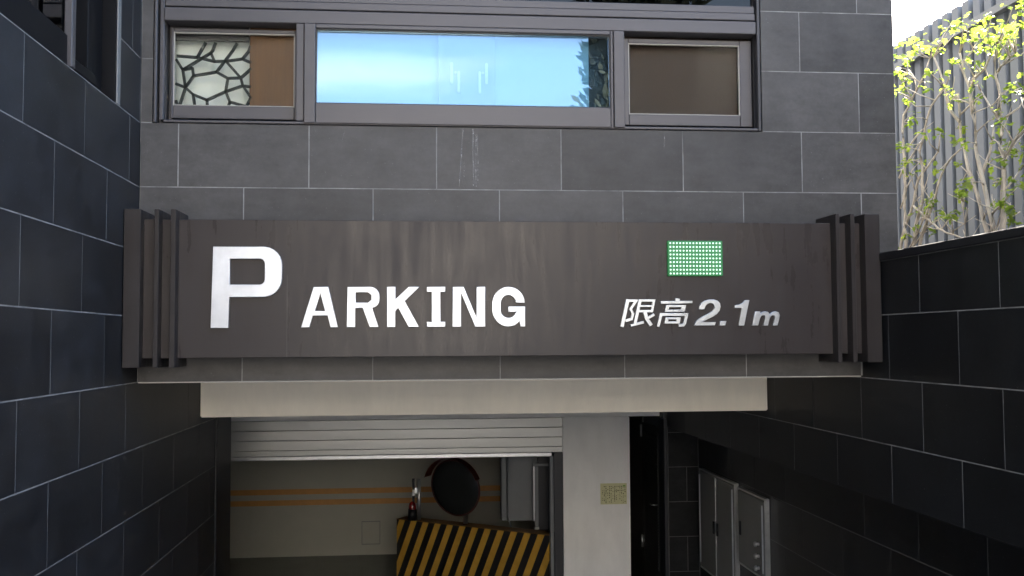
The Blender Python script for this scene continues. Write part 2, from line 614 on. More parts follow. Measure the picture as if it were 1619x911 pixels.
def tile(parent, wall, pos, u0, u1, z0, z1, mat):
    u0, u1, z0, z1 = u0 + GAP / 2, u1 - GAP / 2, z0 + GAP / 2, z1 - GAP / 2
    if u1 - u0 < 0.012 or z1 - z0 < 0.012:
        return
    o = bpy.data.objects.new('tile', tile_mesh(u1 - u0, z1 - z0, mat))
    C.objects.link(o)
    d = random.uniform(-0.0003, 0.0003)
    um, zm = (u0 + u1) / 2, (z0 + z1) / 2
    if wall == 'F':
        o.location = (um, pos + d, zm); rz = 0
    elif wall == 'L':
        o.location = (pos - d, um, zm); rz = math.pi / 2
    else:
        o.location = (pos + d, um, zm); rz = -math.pi / 2
    o.rotation_euler = (random.uniform(-.0012, .0012), 0, rz + random.uniform(-.0007, .0007))
    attach(o, parent)


def course(parent, wall, pos, ua, ub, z0, z1, phase, mat):
    n = math.floor((ua - phase) / PIT)
    u = phase + n * PIT
    while u < ub:
        a, b = max(u, ua), min(u + PIT, ub)
        if b - a > 0.012:
            tile(parent, wall, pos, a, b, z0, z1, mat)
        u += PIT


def multi_box(name, mat, boxes, parent=None):
    bm = bmesh.new()
    for b in boxes:
        box_bm(bm, *b)
    return to_obj(name, bm, mat, parent)


# ------------------------------------------------------------------ the building over the entrance
bld = empty('building', (0.5, 8, -0.18), 'dark slate tiled building over the car park entrance', 'building')
WX0, WX1, WZ0, WZ1 = -1.238, 1.694, ZF + ROW, 2.62       # window opening
fw = multi_box('wall', M['grout'], [
    (XL + .004, XE - .004, YF + .001, YF + .22, ZF - 3 * ROW + .003, WZ0 - .003),
    (XL + .004, WX0 - .003, YF + .0012, YF + .22, WZ0 - .003, WZ1),
    (WX1 + .003, XE - .004, YF + .0012, YF + .22, WZ0 - .003, WZ1),
    (XL + .004, XE - .004, YF + .001, YF + .22, WZ1, 6.2)], bld)
for k in range(-1, 3):
    ph = -1.1202 + (0 if k % 2 else ROW - .0015)
    course(fw, 'F', YF, XL + .003, XE if k < 1 else XR - .006, ZF - (k + 1) * ROW, ZF - k * ROW, ph, M['tile'])
for k in range(-7, -1):
    ph = -1.1202 + (0 if k % 2 else ROW - .0015)
    z0, z1 = ZF - (k + 1) * ROW, ZF - k * ROW
    course(fw, 'F', YF, XL + .003, WX0, z0, min(z1, WZ1), ph, M['tile'])
    course(fw, 'F', YF, WX1, XE, z0, min(z1, WZ1), ph, M['tile'])
box('side_wall', M['render_wall'], XE - .22, XE - .006, YF + .225, 13.5, 0.41, 6.2, bld)
box('rear_wall', M['render_wall'], -8.0, XE - .02, 13.3, 13.48, 0.2, 6.19, bld)
box('roof', M['concrete'], -8.2, XE + .15, YF + .02, 13.6, 6.202, 6.4, bld)
box('soffit', M['concrete'], XL - .3, XR + .3, YF + .02, 6.2, ZF - 3 * ROW + .02, ZF - 3 * ROW + .2, bld)
multi_box('room_wall', M['room'], [(-1.55, 2.0, 5.9, 6.0, .7, 2.9), (-1.55, 2.0, YF + .23, 5.9, .72, .98),
                                   (-1.55, 2.0, YF + .23, 5.9, 2.75, 2.88),
                                   (-1.65, -1.55, YF + .23, 6.0, .7, 2.9), (2.0, 2.1, YF + .23, 6.0, .7, 2.9)], bld)
# white metal drip edge under the tiles
box('drip_edge', M['gasket'], XL + .01, XR - .01, YF - .003, YF + .02, ZF - 3 * ROW - .0035, ZF - 3 * ROW + .0015, bld)

# ---- window band
PANE_TILT = R(4.0)
win = multi_box('window', M['frame_dark'], [
    (WX0 + .002, -1.19, YF + .05, YF + .19, WZ0, WZ1), (1.672, WX1 - .002, YF + .05, YF + .19, WZ0, WZ1),
    (-1.19, 1.672, YF + .075, YF + .19, WZ0 - .002, WZ0 + .03)], bld)
FR = M['frame']


def bar(name, x0, x1, y0, y1, z0, z1, mat=FR, parent=win, bev=.003):
    return box(name, mat, x0, x1, y0, y1, z0, z1, parent, bev)
bar('sill', -1.19, 1.672, YF - .006, YF + .074, WZ0 + .001, WZ0 + .014)
bar('jamb', WX0 + .003, -1.222, YF - .008, YF + .049, WZ0 + .001, WZ1)
bar('jamb', -1.212, -1.192, YF + .004, YF + .049, WZ0 + .0145, WZ1)
bar('jamb', 1.674, WX1 - .003, YF - .004, YF + .049, WZ0 + .001, WZ1, M['frame_dark'])
bar('transom', -1.190, 1.671, YF - .004, YF + .09, 1.515, 1.578)
bar('transom', -1.189, 1.670, YF + .004, YF + .09, 1.586, 1.622)
bar('shadow_gap', -1.188, 1.669, YF + .02, YF + .09, 1.5782, 1.5858, M['frame_dark'], bev=0)
# left sliding sash, set back
def sash(x0, x1, z0, z1, gx0, gx1, gz0, gz1, y):
    s = empty_part('sash')
    bar('stile', x0, gx0 - .004, y, y + .04, z0, z1, parent=s)
    bar('stile', gx1 + .004, x1, y, y + .04, z0, z1, parent=s)
    bar('rail', gx0 - .0036, gx1 + .0036, y + .001, y + .04, z0, gz0 - .004, parent=s)
    bar('rail', gx0 - .0036, gx1 + .0036, y + .001, y + .04, gz1 + .004, z1, parent=s)
    multi_box('gasket', M['gasket'], [(gx0 - .0035, gx0, y + .002, y + .02, gz0 - .0035, gz1 + .0035),
                                      (gx1, gx1 + .0035, y + .002, y + .02, gz0 - .0035, gz1 + .0035),
                                      (gx0, gx1, y + .0025, y + .02, gz0 - .0035, gz0),
                                      (gx0, gx1, y + .0025, y + .02, gz1, gz1 + .0035)], s)
    return s


def empty_part(name):
    return win


sash(-1.172, -.575, 1.062, 1.498, -1.165 + .008, -.598, 1.128, 1.475, YF + .055)
box('pane', M['clear'], -1.157, -.598, YF + .066, YF + .070, 1.128, 1.475, win)
sash(1.005, 1.665, 1.062, 1.498, 1.042, 1.600, 1.121, 1.470, YF + .055)
box('pane', M['clear'], 1.042, 1.600, YF + .066, YF + .070, 1.121, 1.470, win)
# centre casement, proud of the others
bar('stile', -.541, -.488, YF - .016, YF + .05, 1.034, 1.512)
bar('stile', -.580, -.543, YF - .004, YF + .0545, 1.045, 1.5135)
bar('stile', .934, .948, YF - .010, YF + .05, 1.034, 1.512)
bar('stile', .950, 1.003, YF - .016, YF + .05, 1.034, 1.512)
bar('rail', -.487, .9335, YF - .012, YF + .05, 1.034, 1.131)
bar('rail', -.487, .9335, YF - .012, YF + .05, 1.492, 1.512)
multi_box('gasket', M['frame_dark'], [(-.4865, -.4825, YF + .0, YF + .02, 1.1315, 1.4915), (.929, .933, YF, YF + .02, 1.1315, 1.4915),
                                      (-.4825, .929, YF, YF + .02, 1.1315, 1.135), (-.4825, .929, YF, YF + .02, 1.4885, 1.4915)], win)
pane = box('pane', M['mirror_glass'], -.4824, .9288, YF - .006, YF - .001, 1.1352, 1.4884)
pane.rotation_euler = (-PANE_TILT, 0, 0)      # top-hung light standing slightly open
attach(pane, win)
# upper light
bar('rail', -1.188, 1.669, YF + .01, YF + .085, 1.623, 1.66)
box('pane', M['dark_glass'], -1.187, 1.668, YF + .04, YF + .046, 1.661, WZ1 - .01, win)
# lever handles behind the coated glass
for hx, s in ((.160, 1), (.330, -1)):
    bm = bmesh.new()
    box_bm(bm, hx - .007, hx + .007, YF + .040, YF + .048, 1.25, 1.355)
    box_bm(bm, hx - .0065 + s * .018, hx + .0065 + s * .018, YF + .026, YF + .036, 1.296, 1.308)
    box_bm(bm, hx - .006 + s * .034, hx + .006 + s * .034, YF + .024, YF + .034, 1.20, 1.309)
    bevel_all(bm, .003, 2)
    to_obj('handle', bm, M['handle'], win)
# things behind the panes
tag(box('pale_blind', M['pale'], -.56, .095, YF + .10, YF + .108, 1.03, 1.60), 'pale blue blind behind the left half of the middle pane', 'blind')
tag(box('pale_blind', M['pale'], .375, .845, YF + .10, YF + .108, 1.03, 1.60), 'pale blue blind behind the right half of the middle pane', 'blind')
tag(box('dark_backdrop', M['navy'], .846, 1.01, YF + .098, YF + .11, 1.03, 1.60), 'dark curtain edge at the right end of the middle pane', 'backdrop')  # added dark sheet so the tree mirrored here reads dark
tag(box('meeting_post', M['post_blue'], .0955, .3745, YF + .052, YF + .098, 1.03, 1.60), 'grey meeting post with two lever handles behind the middle pane', 'post')
tag(box('wood_panel', M['wood'], -.815, -.56, YF + .11, YF + .14, 1.0, 1.7, bev=.003), 'brown wood panel behind the left pane beside the lattice', 'panel')
tag(box('roller_blind', M['blind'], 1.0, 1.70, YF + .12, YF + .128, 1.0, 1.7), 'brown roller blind drawn down behind the right pane', 'blind')
lat = empty('lattice_screen', (-1.0, YF + .11, 1.03), 'black crazed lattice screen behind the left pane', 'screen')
LN = dict(b=(370, 305), a=(345, 352), a2=(205, 345), c=(245, 442), d=(440, 318), e=(465, 378), f=(312, 428), g=(320, 482), h=(545, 375),
          i=(592, 300), j=(660, 357), k=(702, 305), l=(722, 382), m=(480, 452), n=(265, 565), o=(200, 372), p=(200, 540), q=(218, 715),
          r=(415, 650), s=(335, 715), t=(545, 588), u=(575, 660), v=(558, 715), w=(665, 545), x=(650, 490), y=(722, 425), z=(560, 495),
          aa=(690, 690), bb=(722, 628), cc=(318, 612), w2=(722, 552), r2=(420, 715), d2=(452, 300), u2=(700, 715), s2=(200, 660), q2=(200, 715), b2=(400, 250), d3=(470, 250), i2=(620, 250), k2=(716, 268))
LE = ['b-a', 'a-a2', 'c-d', 'd-e', 'd-d2', 'e-h', 'i-m', 'h-j', 'j-k', 'j-l', 'c-o', 'c-n', 'f-g', 'g-m', 'g-n', 'n-q', 'n-p', 'n-cc', 'cc-r', 'cc-s',
      'r-t', 't-w', 'z-m', 'z-t', 'h-x', 'x-z', 'x-y', 'x-w', 'w-w2', 'w-bb', 't-u', 'u-v', 'u-aa', 'aa-bb', 'r-r2', 'b-b2', 'd2-d3', 'i-i2', 'k-k2', 'a-e', 's-s', 's2-q', 'aa-u2', 'f-c']


def lat_pt(p):
    return Vector((-1.165 + (p[0] - 195) * (.355 / 525.0), YF + .11, 1.118 + (718 - p[1]) * (.352 / 505.0)))
for e_ in LE:
    a_, b_ = e_.split('-')
    if a_ == b_:
        continue
    A, B = lat_pt(LN[a_]), lat_pt(LN[b_])
    d_ = (B - A).normalized()
    nrm = Vector((-d_.z, 0, d_.x)) * .0062
    A, B = A - d_ * .003, B + d_ * .003
    bm = bmesh.new()
    th = .012 + random.uniform(0, .002)
    f_ = [bm.verts.new(v) for v in (A - nrm, A + nrm, B + nrm, B - nrm)]
    g_ = [bm.verts.new(v.co + Vector((0, th, 0))) for v in f_]
    bm.faces.new(f_); bm.faces.new(g_[::-1])
    for i_ in range(4):
        bm.faces.new((f_[i_], g_[i_], g_[(i_ + 1) % 4], f_[(i_ + 1) % 4]))
    to_obj('lattice_bar', bm, M['lattice'], lat)
multi_box('screen_frame', M['frame'], [(-1.22, -1.172, YF + .108, YF + .128, 1.03, 1.60), (-1.172, -.82, YF + .108, YF + .128, 1.455, 1.60),
                                       (-1.172, -.82, YF + .108, YF + .128, 1.03, 1.115)], lat)
tag(box('white_partition', M['room'], -1.3, -.80, YF + .195, YF + .21, 1.0, 1.75), 'white partition seen through the black lattice', 'partition')

# pale lime streaks run down from the sill, chips and specks on the tiles
random.seed(33)
for x_, z1_, z0_, w_ in ((.212, 1.02, .88, .006), (.205, .90, .74, .004), (.262, 1.02, .735, .008), (.274, .99, .74, .005), (.283, 1.0, .76, .003), (.222, .86, .74, .003), (1.20, 1.02, .93, .003), (-.35, 1.02, .95, .003)):
    bm = bmesh.new()
    n_ = 10
    L_, R_ = [], []
    for i in range(n_ + 1):
        t_ = i / n_
        cx = x_ + random.uniform(-.0022, .0022) - .010 * t_ * (x_ < .23)
        hw = w_ * .5 * random.uniform(.5, 1.2) * (1 - .4 * t_)
        L_.append(bm.verts.new((cx - hw, YF - .0016, z1_ + (z0_ - z1_) * t_))); R_.append(bm.verts.new((cx + hw, YF - .0016, z1_ + (z0_ - z1_) * t_)))
    for i in range(n_):
        bm.faces.new((L_[i], L_[i + 1], R_[i + 1], R_[i]))
    to_obj('lime_streak', bm, M['lime'], fw)

# ------------------------------------------------------------------ building across the street (seen in the panes)
ob = empty('street_building', (0, -30, .3), 'cream apartment block across the street mirrored in the window panes', 'building')
obw = box('wall', M['stucco'], -26, 24, -36, -29, .305, 12.3, ob)
box('roof', M['concrete'], -26.4, 24.4, -36.3, -28.7, 12.302, 12.6, ob)
for fl in range(3):
    for i in range(16):
        x = -24 + i * 3.0
        w_ = box('window', M['frame'], x, x + 1.5, -29.005, -28.93, 1.6 + fl * 3.1, 3.1 + fl * 3.1, ob)
        box('pane', M['dark_glass'], x + .08, x + 1.42, -28.929, -28.915, 1.68 + fl * 3.1, 3.02 + fl * 3.1, w_)

# dark conifer by the street behind the photographer, mirrored at the right end of the middle pane
random.seed(8)
cy = empty('cypress_tree', (4.28, -9, .30), 'dark narrow cypress mirrored at the right end of the middle pane', 'tree')
tube('trunk', M['bark'], [(4.28, -9, .28), (4.29, -9, 3), (4.28, -9.02, 12.5)], [.14, .11, .02], cy)
bm = bmesh.new()
for _ in range(8500):
    z = random.uniform(.9, 13.4)
    rr_ = 1.12 * min(1, (13.9 - z) / 5) * (1 + .10 * math.sin(z * 2.3) + .08 * math.sin(z * 5.1 + 1)) * random.uniform(.45, 1.0)
    a = random.uniform(0, 2 * math.pi)
    p = Vector((4.28 + rr_ * math.cos(a), -9 + rr_ * math.sin(a), z))
    d = Vector((math.cos(a) * .6 + random.uniform(-.5, .5), math.sin(a) * .6 + random.uniform(-.5, .5), random.uniform(.2, 1.2))).normalized()
    s = d.cross(Vector((random.uniform(-1, 1), random.uniform(-1, 1), random.uniform(-1, 1)))).normalized()
    L_ = random.uniform(.12, .3)
    bm.faces.new([bm.verts.new(v) for v in (p - s * .03, p + d * L_ * .5 - s * .055, p + d * L_, p + d * L_ * .5 + s * .055, p + s * .03)])
for i in range(24):                                   # dense heart of the crown
    z0_, z1_ = 1.2 + i * .48, 1.8 + i * .48
    q0 = .98 * min(1, (13.9 - z0_) / 5); q1 = .92 * min(1, (13.9 - z1_) / 5)
    tube_bm(bm, [(4.28, -9, z0_), (4.28 + random.uniform(-.06, .06), -9, (z0_ + z1_) / 2), (4.28, -9, z1_)], [q0 * random.uniform(.75, 1), q1 * random.uniform(.95, 1.15), q1 * .7], 9)
o = to_obj('crown', bm, M['conifer'], cy)
o['kind'] = 'stuff'
random.seed(12)

# ------------------------------------------------------------------ left ramp wall
lw = empty('tiled_wall', (XL - .1, 3, -2.5), 'tall dark slate tiled wall along the left of the ramp', 'wall')
LY0, LY1 = -14.0, 7.02
LWZ0, LWY1 = 1.035, 4.372                 # window opening in this wall: sill height and far edge
core = multi_box('wall', M['grout'], [
    (XL - .28, XL - .001, LY0, LY1 - .004, -3.0, LWZ0 - .006),
    (XL - .28, XL - .0012, LWY1 + .004, YF + .2, LWZ0 - .006, 2.4),
    (XL - .28, XL - .0011, -2.5, 2.2, LWZ0 - .006, 2.4)], lw)
multi_box('upper_wall', M['render_wall'], [(XL - .28, XL, -2.5, YF + .2, 2.4, 9.0)], lw)
for k in range(-1, 11):
    ph = 3.372 if k % 2 else 3.662
    z0, z1 = ZF - (k + 1) * ROW, ZF - k * ROW
    course(core, 'L', XL, 1.2, LY1, max(z0, -2.55), min(z1, LWZ0 - .004), ph, M['tile_shaded'])
for k in range(-5, -1):
    z0, z1 = ZF - (k + 1) * ROW, ZF - k * ROW
    cut = 4.60 if k % 2 else 4.735
    tile(core, 'L', XL, LWY1 + .05, cut, z0, z1, M['tile_shaded'])
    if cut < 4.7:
        tile(core, 'L', XL, cut, 4.735, z0, z1, M['tile_shaded'])
# trim and window of the left wall
box('trim', M['trim'], XL - .012, XL + .003, LWY1 + .003, LWY1 + .047, LWZ0 - .004, 2.4, lw, .002)
box('reveal', M['window_black'], XL - .27, XL - .002, LWY1 - .012, LWY1 + .0025, LWZ0 - .002, 2.395, lw)
lwin = multi_box('window', M['window_black'], [
    (XL - .24, XL - .06, 2.25, LWY1 - .002, LWZ0 - .004, LWZ0 + .03),
    (XL - .24, XL - .06, 4.25, LWY1 - .013, LWZ0 + .03, 2.38),
    (XL - .24, XL - .06, 2.22, 2.3, LWZ0 + .03, 2.38), (XL - .24, XL - .06, 2.3, 4.25, 2.3, 2.38)], lw)
box('rail', M['window_black'], XL - .10, XL - .02, 2.3, 3.828, LWZ0 + .002, LWZ0 + .125, lwin, .003)
box('mullion', M['frame'], XL - .034, XL - .004, 3.83, 3.872, LWZ0 + .004, 2.299, lwin, .003)
box('rail', M['window_black'], XL - .13, XL - .04, 3.874, 4.249, LWZ0 + .031, LWZ0 + .075, lwin, .003)
box('stile', M['window_black'], XL - .13, XL - .05, 4.15, 4.248, LWZ0 + .0755, 2.299, lwin, .003)
box('pane', M['dark_glass'], XL - .085, XL - .080, 2.31, 3.829, LWZ0 + .126, 2.299, lwin)
box('pane', M['dark_glass'], XL - .108, XL - .103, 3.873, 4.149, LWZ0 + .0755, 2.299, lwin)
tag(box('grey_blind', M['equip'], XL - .235, XL - .225, 3.86, 4.24, LWZ0 + .035, 2.29), 'grey blind inside the corner window of the left wall', 'blind')
multi_box('room_wall', M['render_wall'], [(XL - 2.2, XL - 2.1, 1.8, 4.7, .6, 2.9), (XL - 2.1, XL - .285, 1.8, 4.7, .7, .8),
                                          (XL - 2.1, XL - .285, 1.8, 4.7, 2.6, 2.7), (XL - 2.1, XL - .285, 1.7, 1.8, .7, 2.7)], lw)
# dark steel post where the wall ends inside
tag(box('steel_post', M['black'], XL - .02, XL + .012, 6.55, 7.03, FLOOR, -.19, bev=.004), 'black steel lining at the inner end of the left wall', 'post')

# ------------------------------------------------------------------ right ramp wall with recess
rw = empty('tiled_wall', (XR + .15, 4, -2.5), 'low black slate tiled wall along the right of the ramp with a recess below', 'wall')
RZ1, RLIP = .366, -.765
XB = 2.46                                    # back of the recess
rcore = multi_box('wall', M['grout'], [(XR + .001, XR + .236, LY0, 8.646, RLIP + .003, RZ1), (XR + .012, XR + .3, 8.646, 8.88, RLIP - .004, -.02)], rw)
box('lip', M['black'], XR + .004, XB + .1, LY0, 8.64, RLIP - .006, RLIP + .0028, rw)
for k in range(-1, 3):
    z0, z1 = ZR - (k + 1) * ROW, ZR - k * ROW
    ph = 4.158 if k % 2 else 4.455
    course(rcore, 'R', XR, 1.2, 8.65, max(z0, RLIP), min(z1, RZ1), ph, M['tile_deep_shade'])
box('coping', M['black'], XR - .014, XR + .25, LY0, YF - .004, RZ1 + .0005, .404, rw, .004)
back = multi_box('recess_wall', M['grout_shaded'], [(XB + .001, XB + .2, LY0, 8.75, -3.0, RLIP - .007), (XR + .002, XB + .002, 8.651, 8.85, -2.6, RLIP - .007)], rw)
for k in range(2, 9):
    z0, z1 = ZR - (k + 1) * ROW, ZR - k * ROW
    ph = 4.158 if k % 2 else 4.455
    course(back, 'R', XB, 2.4, 8.648, max(z0, -2.6), min(z1, RLIP - .008), ph, M['tile_deep_shade'])
    um = XR + .17
    zz0, zz1 = max(z0 - .02, -2.6), min(z1 - .02, RLIP - .008)
    if k % 2 == 0:
        tile(back, 'F', 8.65, XR + .004, um, zz0, zz1, M['tile_deep_shade'])
        tile(back, 'F', 8.65, um, XB - .002, zz0, zz1, M['tile_deep_shade'])
    else:
        tile(back, 'F', 8.65, XR + .004, XB - .002, zz0, zz1, M['tile_deep_shade'])

# ------------------------------------------------------------------ beam, lintel, pillar, garage shell
tag(box('concrete_beam', M['cream'], XL + .004, XR - .004, 6.08, 6.38, -.447, -.165, bev=.006, seg=2), 'cream painted beam crossing under the building edge', 'beam')
tag(box('lintel', M['white'], -3.5, XR - .004, 8.90, 9.2, -.692, -.15, bev=.004), 'pale painted lintel above the roller shutter', 'lintel')
tag(box('pillar', M['white'], 1.290, 1.897, 8.897, 9.38, FLOOR, -.693, bev=.006, seg=2), 'white painted pillar right of the roller shutter', 'pillar')
struct(box('garage_ceiling', M['concrete'], -3.6, 2.9, 6.381, 12.2, -.145, -.02), 'concrete ceiling over the car park entrance')
gw = struct(box('garage_back_wall', M['garage'], -3.6, 2.9, 12.0, 12.2, FLOOR - .05, -.146), 'pale back wall of the car park with two orange stripes')
box('paint_stripe', M['orange'], -3.5, 2.15, 11.996, 12.002, -1.798, -1.735, gw)
box('paint_stripe', M['orange'], -3.5, 2.15, 11.996, 12.002, -1.925, -1.862, gw)
box('access_panel', M['garage'], -.664, -.463, 11.988, 12.001, -2.39, -2.135, gw, .002)
multi_box('panel_frame', M['rail'], [(-.672, -.666, 11.992, 12.001, -2.398, -2.127), (-.461, -.455, 11.992, 12.001, -2.398, -2.127),
                                     (-.666, -.461, 11.992, 12.001, -2.398, -2.392), (-.666, -.461, 11.992, 12.001, -2.133, -2.127)], gw)
struct(box('garage_left_wall', M['garage'], -3.8, -3.602, 6.9, 12.2, FLOOR - .05, -.146), 'pale left wall deep inside the car park')
struct(box('garage_return_wall', M['garage'], -3.6, XL - .285, 6.8, 7.01, FLOOR - .05, -.146), 'pale return wall behind the left ramp wall')
struct(box('garage_right_wall', M['render_wall'], XR + .004, XR + .3, 8.86, 12.0, FLOOR - .05, -.146), 'dark right wall inside the car park')

# ------------------------------------------------------------------ roller shutter
sh = empty('roller_shutter', (0, 8.93, -1.0), 'half raised grey metal roller shutter across the entrance', 'shutter')
zt = -.694
for i in range(4):
    z1 = zt - i * .0865
    z0 = z1 - .0845 if i < 3 else -1.0005
    bm = bmesh.new()
    ys = [(0, 8.907), (.035, 8.9003), (.3, 8.9000), (.7, 8.9000), (.965, 8.9003), (1, 8.907)]
    vs = [[bm.verts.new((x, y, z0 + (z1 - z0) * t)) for t, y in ys] + [bm.verts.new((x, 8.93, z1)), bm.verts.new((x, 8.93, z0))] for x in (-3.4, 1.286)]
    n_ = len(vs[0])
    for k in range(n_):
        bm.faces.new((vs[0][k], vs[1][k], vs[1][(k + 1) % n_], vs[0][(k + 1) % n_]))
    bm.faces.new(vs[0][::-1]); bm.faces.new(vs[1])
    to_obj('slat', bm, M['shutter'], sh)
box('bottom_bar', M['galv'], -3.4, 1.186, 8.892, 8.94, -1.038, -1.002, sh, .004)
box('guide_rail', M['navy'], 1.205, 1.2895, 8.91, 9.0, FLOOR, -1.003, sh, .004)
box('guide_edge', M['equip'], 1.172, 1.2048, 8.92, 8.99, FLOOR, -1.04, sh, .003)

# ------------------------------------------------------------------ door on the right inside
dr = empty('service_door', (XR - .02, 9.2, FLOOR), 'black louvred service door beside the white pillar', 'door')
box('leaf', M['door_paint'], XR - .014, XR + .003, 8.852, 9.58, FLOOR + .02, -.80, dr, .003)
box('frame', M['navy'], XR - .03, XR + .003, 8.66, 8.848, FLOOR, -.70, dr, .004)
box('frame', M['door_paint'], XR - .016, XR + .003, 9.584, 11.2, FLOOR, -.70, dr, .003)
lv = box('louvre_panel', M['louvre'], XR - .018, XR - .0145, 8.93, 9.44, -2.09, -.85, dr)
for i in range(46):
    z = -2.075 + i * .0265
    bm = bmesh.new()
    q = [(XR - .0185, z), (XR - .030, z - .012), (XR - .032, z - .009), (XR - .0185, z + .006)]
    f0 = [bm.verts.new((x, 8.935, zz)) for x, zz in q]
    f1 = [bm.verts.new((x, 9.435, zz)) for x, zz in q]
    bm.faces.new(f0); bm.faces.new(f1[::-1])
    for j in range(4):
        bm.faces.new((f0[j], f1[j], f1[(j + 1) % 4], f0[(j + 1) % 4]))
    to_obj('slat', bm, M['louvre'], lv)
for z in (-.94, -2.0):
    tube('hinge', M['galv'], [(XR - .028, 9.575, z), (XR - .028, 9.575, z + .115)], .011, dr)
tube('handle', M['cabinet'], [(XR - .016, 8.965, -1.50), (XR - .06, 8.965, -1.50), (XR - .065, 8.985, -1.50), (XR - .062, 9.06, -1.505)], .009, dr)

# ------------------------------------------------------------------ cabinets in the recess
def cabinet(y0, y1, z0, z1, label, doors):
    x0, x1 = XB - .034, XB - .004
    cb = empty('meter_cabinet', (x1, (y0 + y1) / 2, z0), label, 'cabinet')
    multi_box('body', M['cabinet'], [(x0 + .006, x1, y0 + .012, y1 - .012, z0 + .012, z1 - .012)], cb)
    multi_box('trim', M['galv'], [(x0 - .004, x1, y0, y0 + .0115, z0, z1), (x0 - .004, x1, y1 - .0115, y1, z0, z1),
                                  (x0 - .0035, x1, y0 + .0115, y1 - .0115, z0, z0 + .0115), (x0 - .0035, x1, y0 + .0115, y1 - .0115, z1 - .0115, z1)], cb)
    w = (y1 - y0 - .03) / doors
    for i in range(doors):
        a = y0 + .015 + i * w
        d = box('door', M['cabinet'], x0 - .008, x0 + .0055, a + .004, a + w - .004, z0 + .018, z1 - .018, cb, .003)
        if doors == 2:
            yh = a + w - .05 if i == 0 else a + .05
        else:
            yh = a + w - .06
        box('handle', M['black'], x0 - .02, x0 - .0085, yh - .014, yh + .014, (z0 + z1) / 2 - .06, (z0 + z1) / 2 + .045, d, .004)
        bm = bmesh.new()
        hy = a + .02 if (doors == 1 or i == 0) else a + w - .02
        tube_bm(bm, [(x0 - .012, hy, z0 + .05), (x0 - .012, hy, z1 - .05)], .006, 6)
        to_obj('hinge', bm, M['galv'], d)
    if doors == 2:
        box('centre_strip', M['galv'], x0 - .013, x0 - .0082, (y0 + y1) / 2 - .006, (y0 + y1) / 2 + .006, z0 + .02, z1 - .02, cb)
    return cb
cabinet(7.535, 8.50, -1.96, -1.112, 'grey double door cabinet in the recess of the right wall', 2)
c2 = cabinet(6.86, 7.46, -1.70, -1.125, 'small grey cabinet with three knobs in the right wall recess', 1)
for z in (-1.46, -1.545, -1.63):
    yk = 6.98
    tube('knob', M['galv'], [(XB - .043, yk, z), (XB - .064, yk, z)], .012, c2)
    tube('knob', M['galv'], [(XB - .064, yk, z), (XB - .078, yk, z)], [.021, .018], c2)
    box('knob_tab', M['black'], XB - .060, XB - .0425, yk + .02, yk + .055, z - .006, z + .008, c2, .002)

# ------------------------------------------------------------------ sign
sg = empty('parking_sign', (.43, YF - .1, -.11), 'wide brown metal sign board reading PARKING over the entrance', 'sign')
YP = 4.56
panel = box('board', M['sign'], -1.290, 2.172, YP, YF - .006, -.071, .5515, sg, .002)
ZA, ZB = -.111, .590
for x0, x1 in ((-1.300 + .006, -1.222), (-1.164, -1.143), (-1.094, -1.070), (1.957, 1.977), (2.030, 2.051), (2.100, 2.174)):
    box('fin', M['fin'], x0, x1, 4.50, YF - .004, ZA, ZB, sg, .002)

box('seam', M['seam'], -.5925, -.5912, YP - .0005, YP + .001, -.069, .30, sg)


def curve_glyph(name, polys, bb, target, mat, y0=YP, depth=.014, bev=.0016, parent=sg):
    """outline(s) in drawing units, even-odd filled, mapped from bb to target (x0,x1,z0,z1)"""
    cu = bpy.data.curves.new(name, 'CURVE')
    cu.dimensions = '2D'
    cu.fill_mode = 'BOTH'
    cu.extrude = depth / 2 - bev
    cu.bevel_depth = bev
    cu.bevel_resolution = 1
    cu.offset = -bev
    fx = lambda u: target[0] + (u - bb[0]) / (bb[1] - bb[0]) * (target[1] - target[0])
    fz = lambda v: target[3] + (v - bb[2]) / (bb[3] - bb[2]) * (target[2] - target[3])
    cx, cz = fx((bb[0] + bb[1]) / 2), fz(bb[3])
    for p in polys:
        s = cu.splines.new('POLY')
        s.points.add(len(p) - 1)
        for i, (u, v) in enumerate(p):
            s.points[i].co = (fx(u) - cx, fz(v) - cz, 0, 1)
        s.use_cyclic_u = True
    tmp = bpy.data.objects.new(name, cu)
    C.objects.link(tmp)
    dg = bpy.context.evaluated_depsgraph_get()
    me = bpy.data.meshes.new_from_object(tmp.evaluated_get(dg))
    bpy.data.objects.remove(tmp)
    bpy.data.curves.remove(cu)
    me.name = name
    rot = Matrix.Rotation(math.pi / 2, 4, 'X')
    me.transform(rot)
    me.materials.clear()
    me.materials.append(mat)
    o = bpy.data.objects.new(name, me)
    C.objects.link(o)
    o.location = (cx, y0 - depth / 2 + .0005, cz)
    attach(o, parent)
    return o


def arc(cx, cy, rx, ry, a0, a1, n=10):
    return [(cx + rx * math.cos(R(a0 + (a1 - a0) * i / n)), cy + ry * math.sin(R(a0 + (a1 - a0) * i / n))) for i in range(n + 1)]


def stroke(pts, w):
    pts = [Vector(p) for p in pts]
    Ls, Rs = [], []
    for i, p in enumerate(pts):
        a = (p - pts[i - 1]).normalized() if i > 0 else None
        b = (pts[i + 1] - p).normalized() if i < len(pts) - 1 else None
        if a is None: t = b; k = 1
        elif b is None: t = a; k = 1
        else:
            t = (a + b).normalized(); k = 1 / max(.5, t.dot(b))
        n = Vector((-t.y, t.x)) * w / 2 * k
        Ls.append(tuple(p + n)); Rs.append(tuple(p - n))
    return Ls + Rs[::-1]

WL = M['letter']
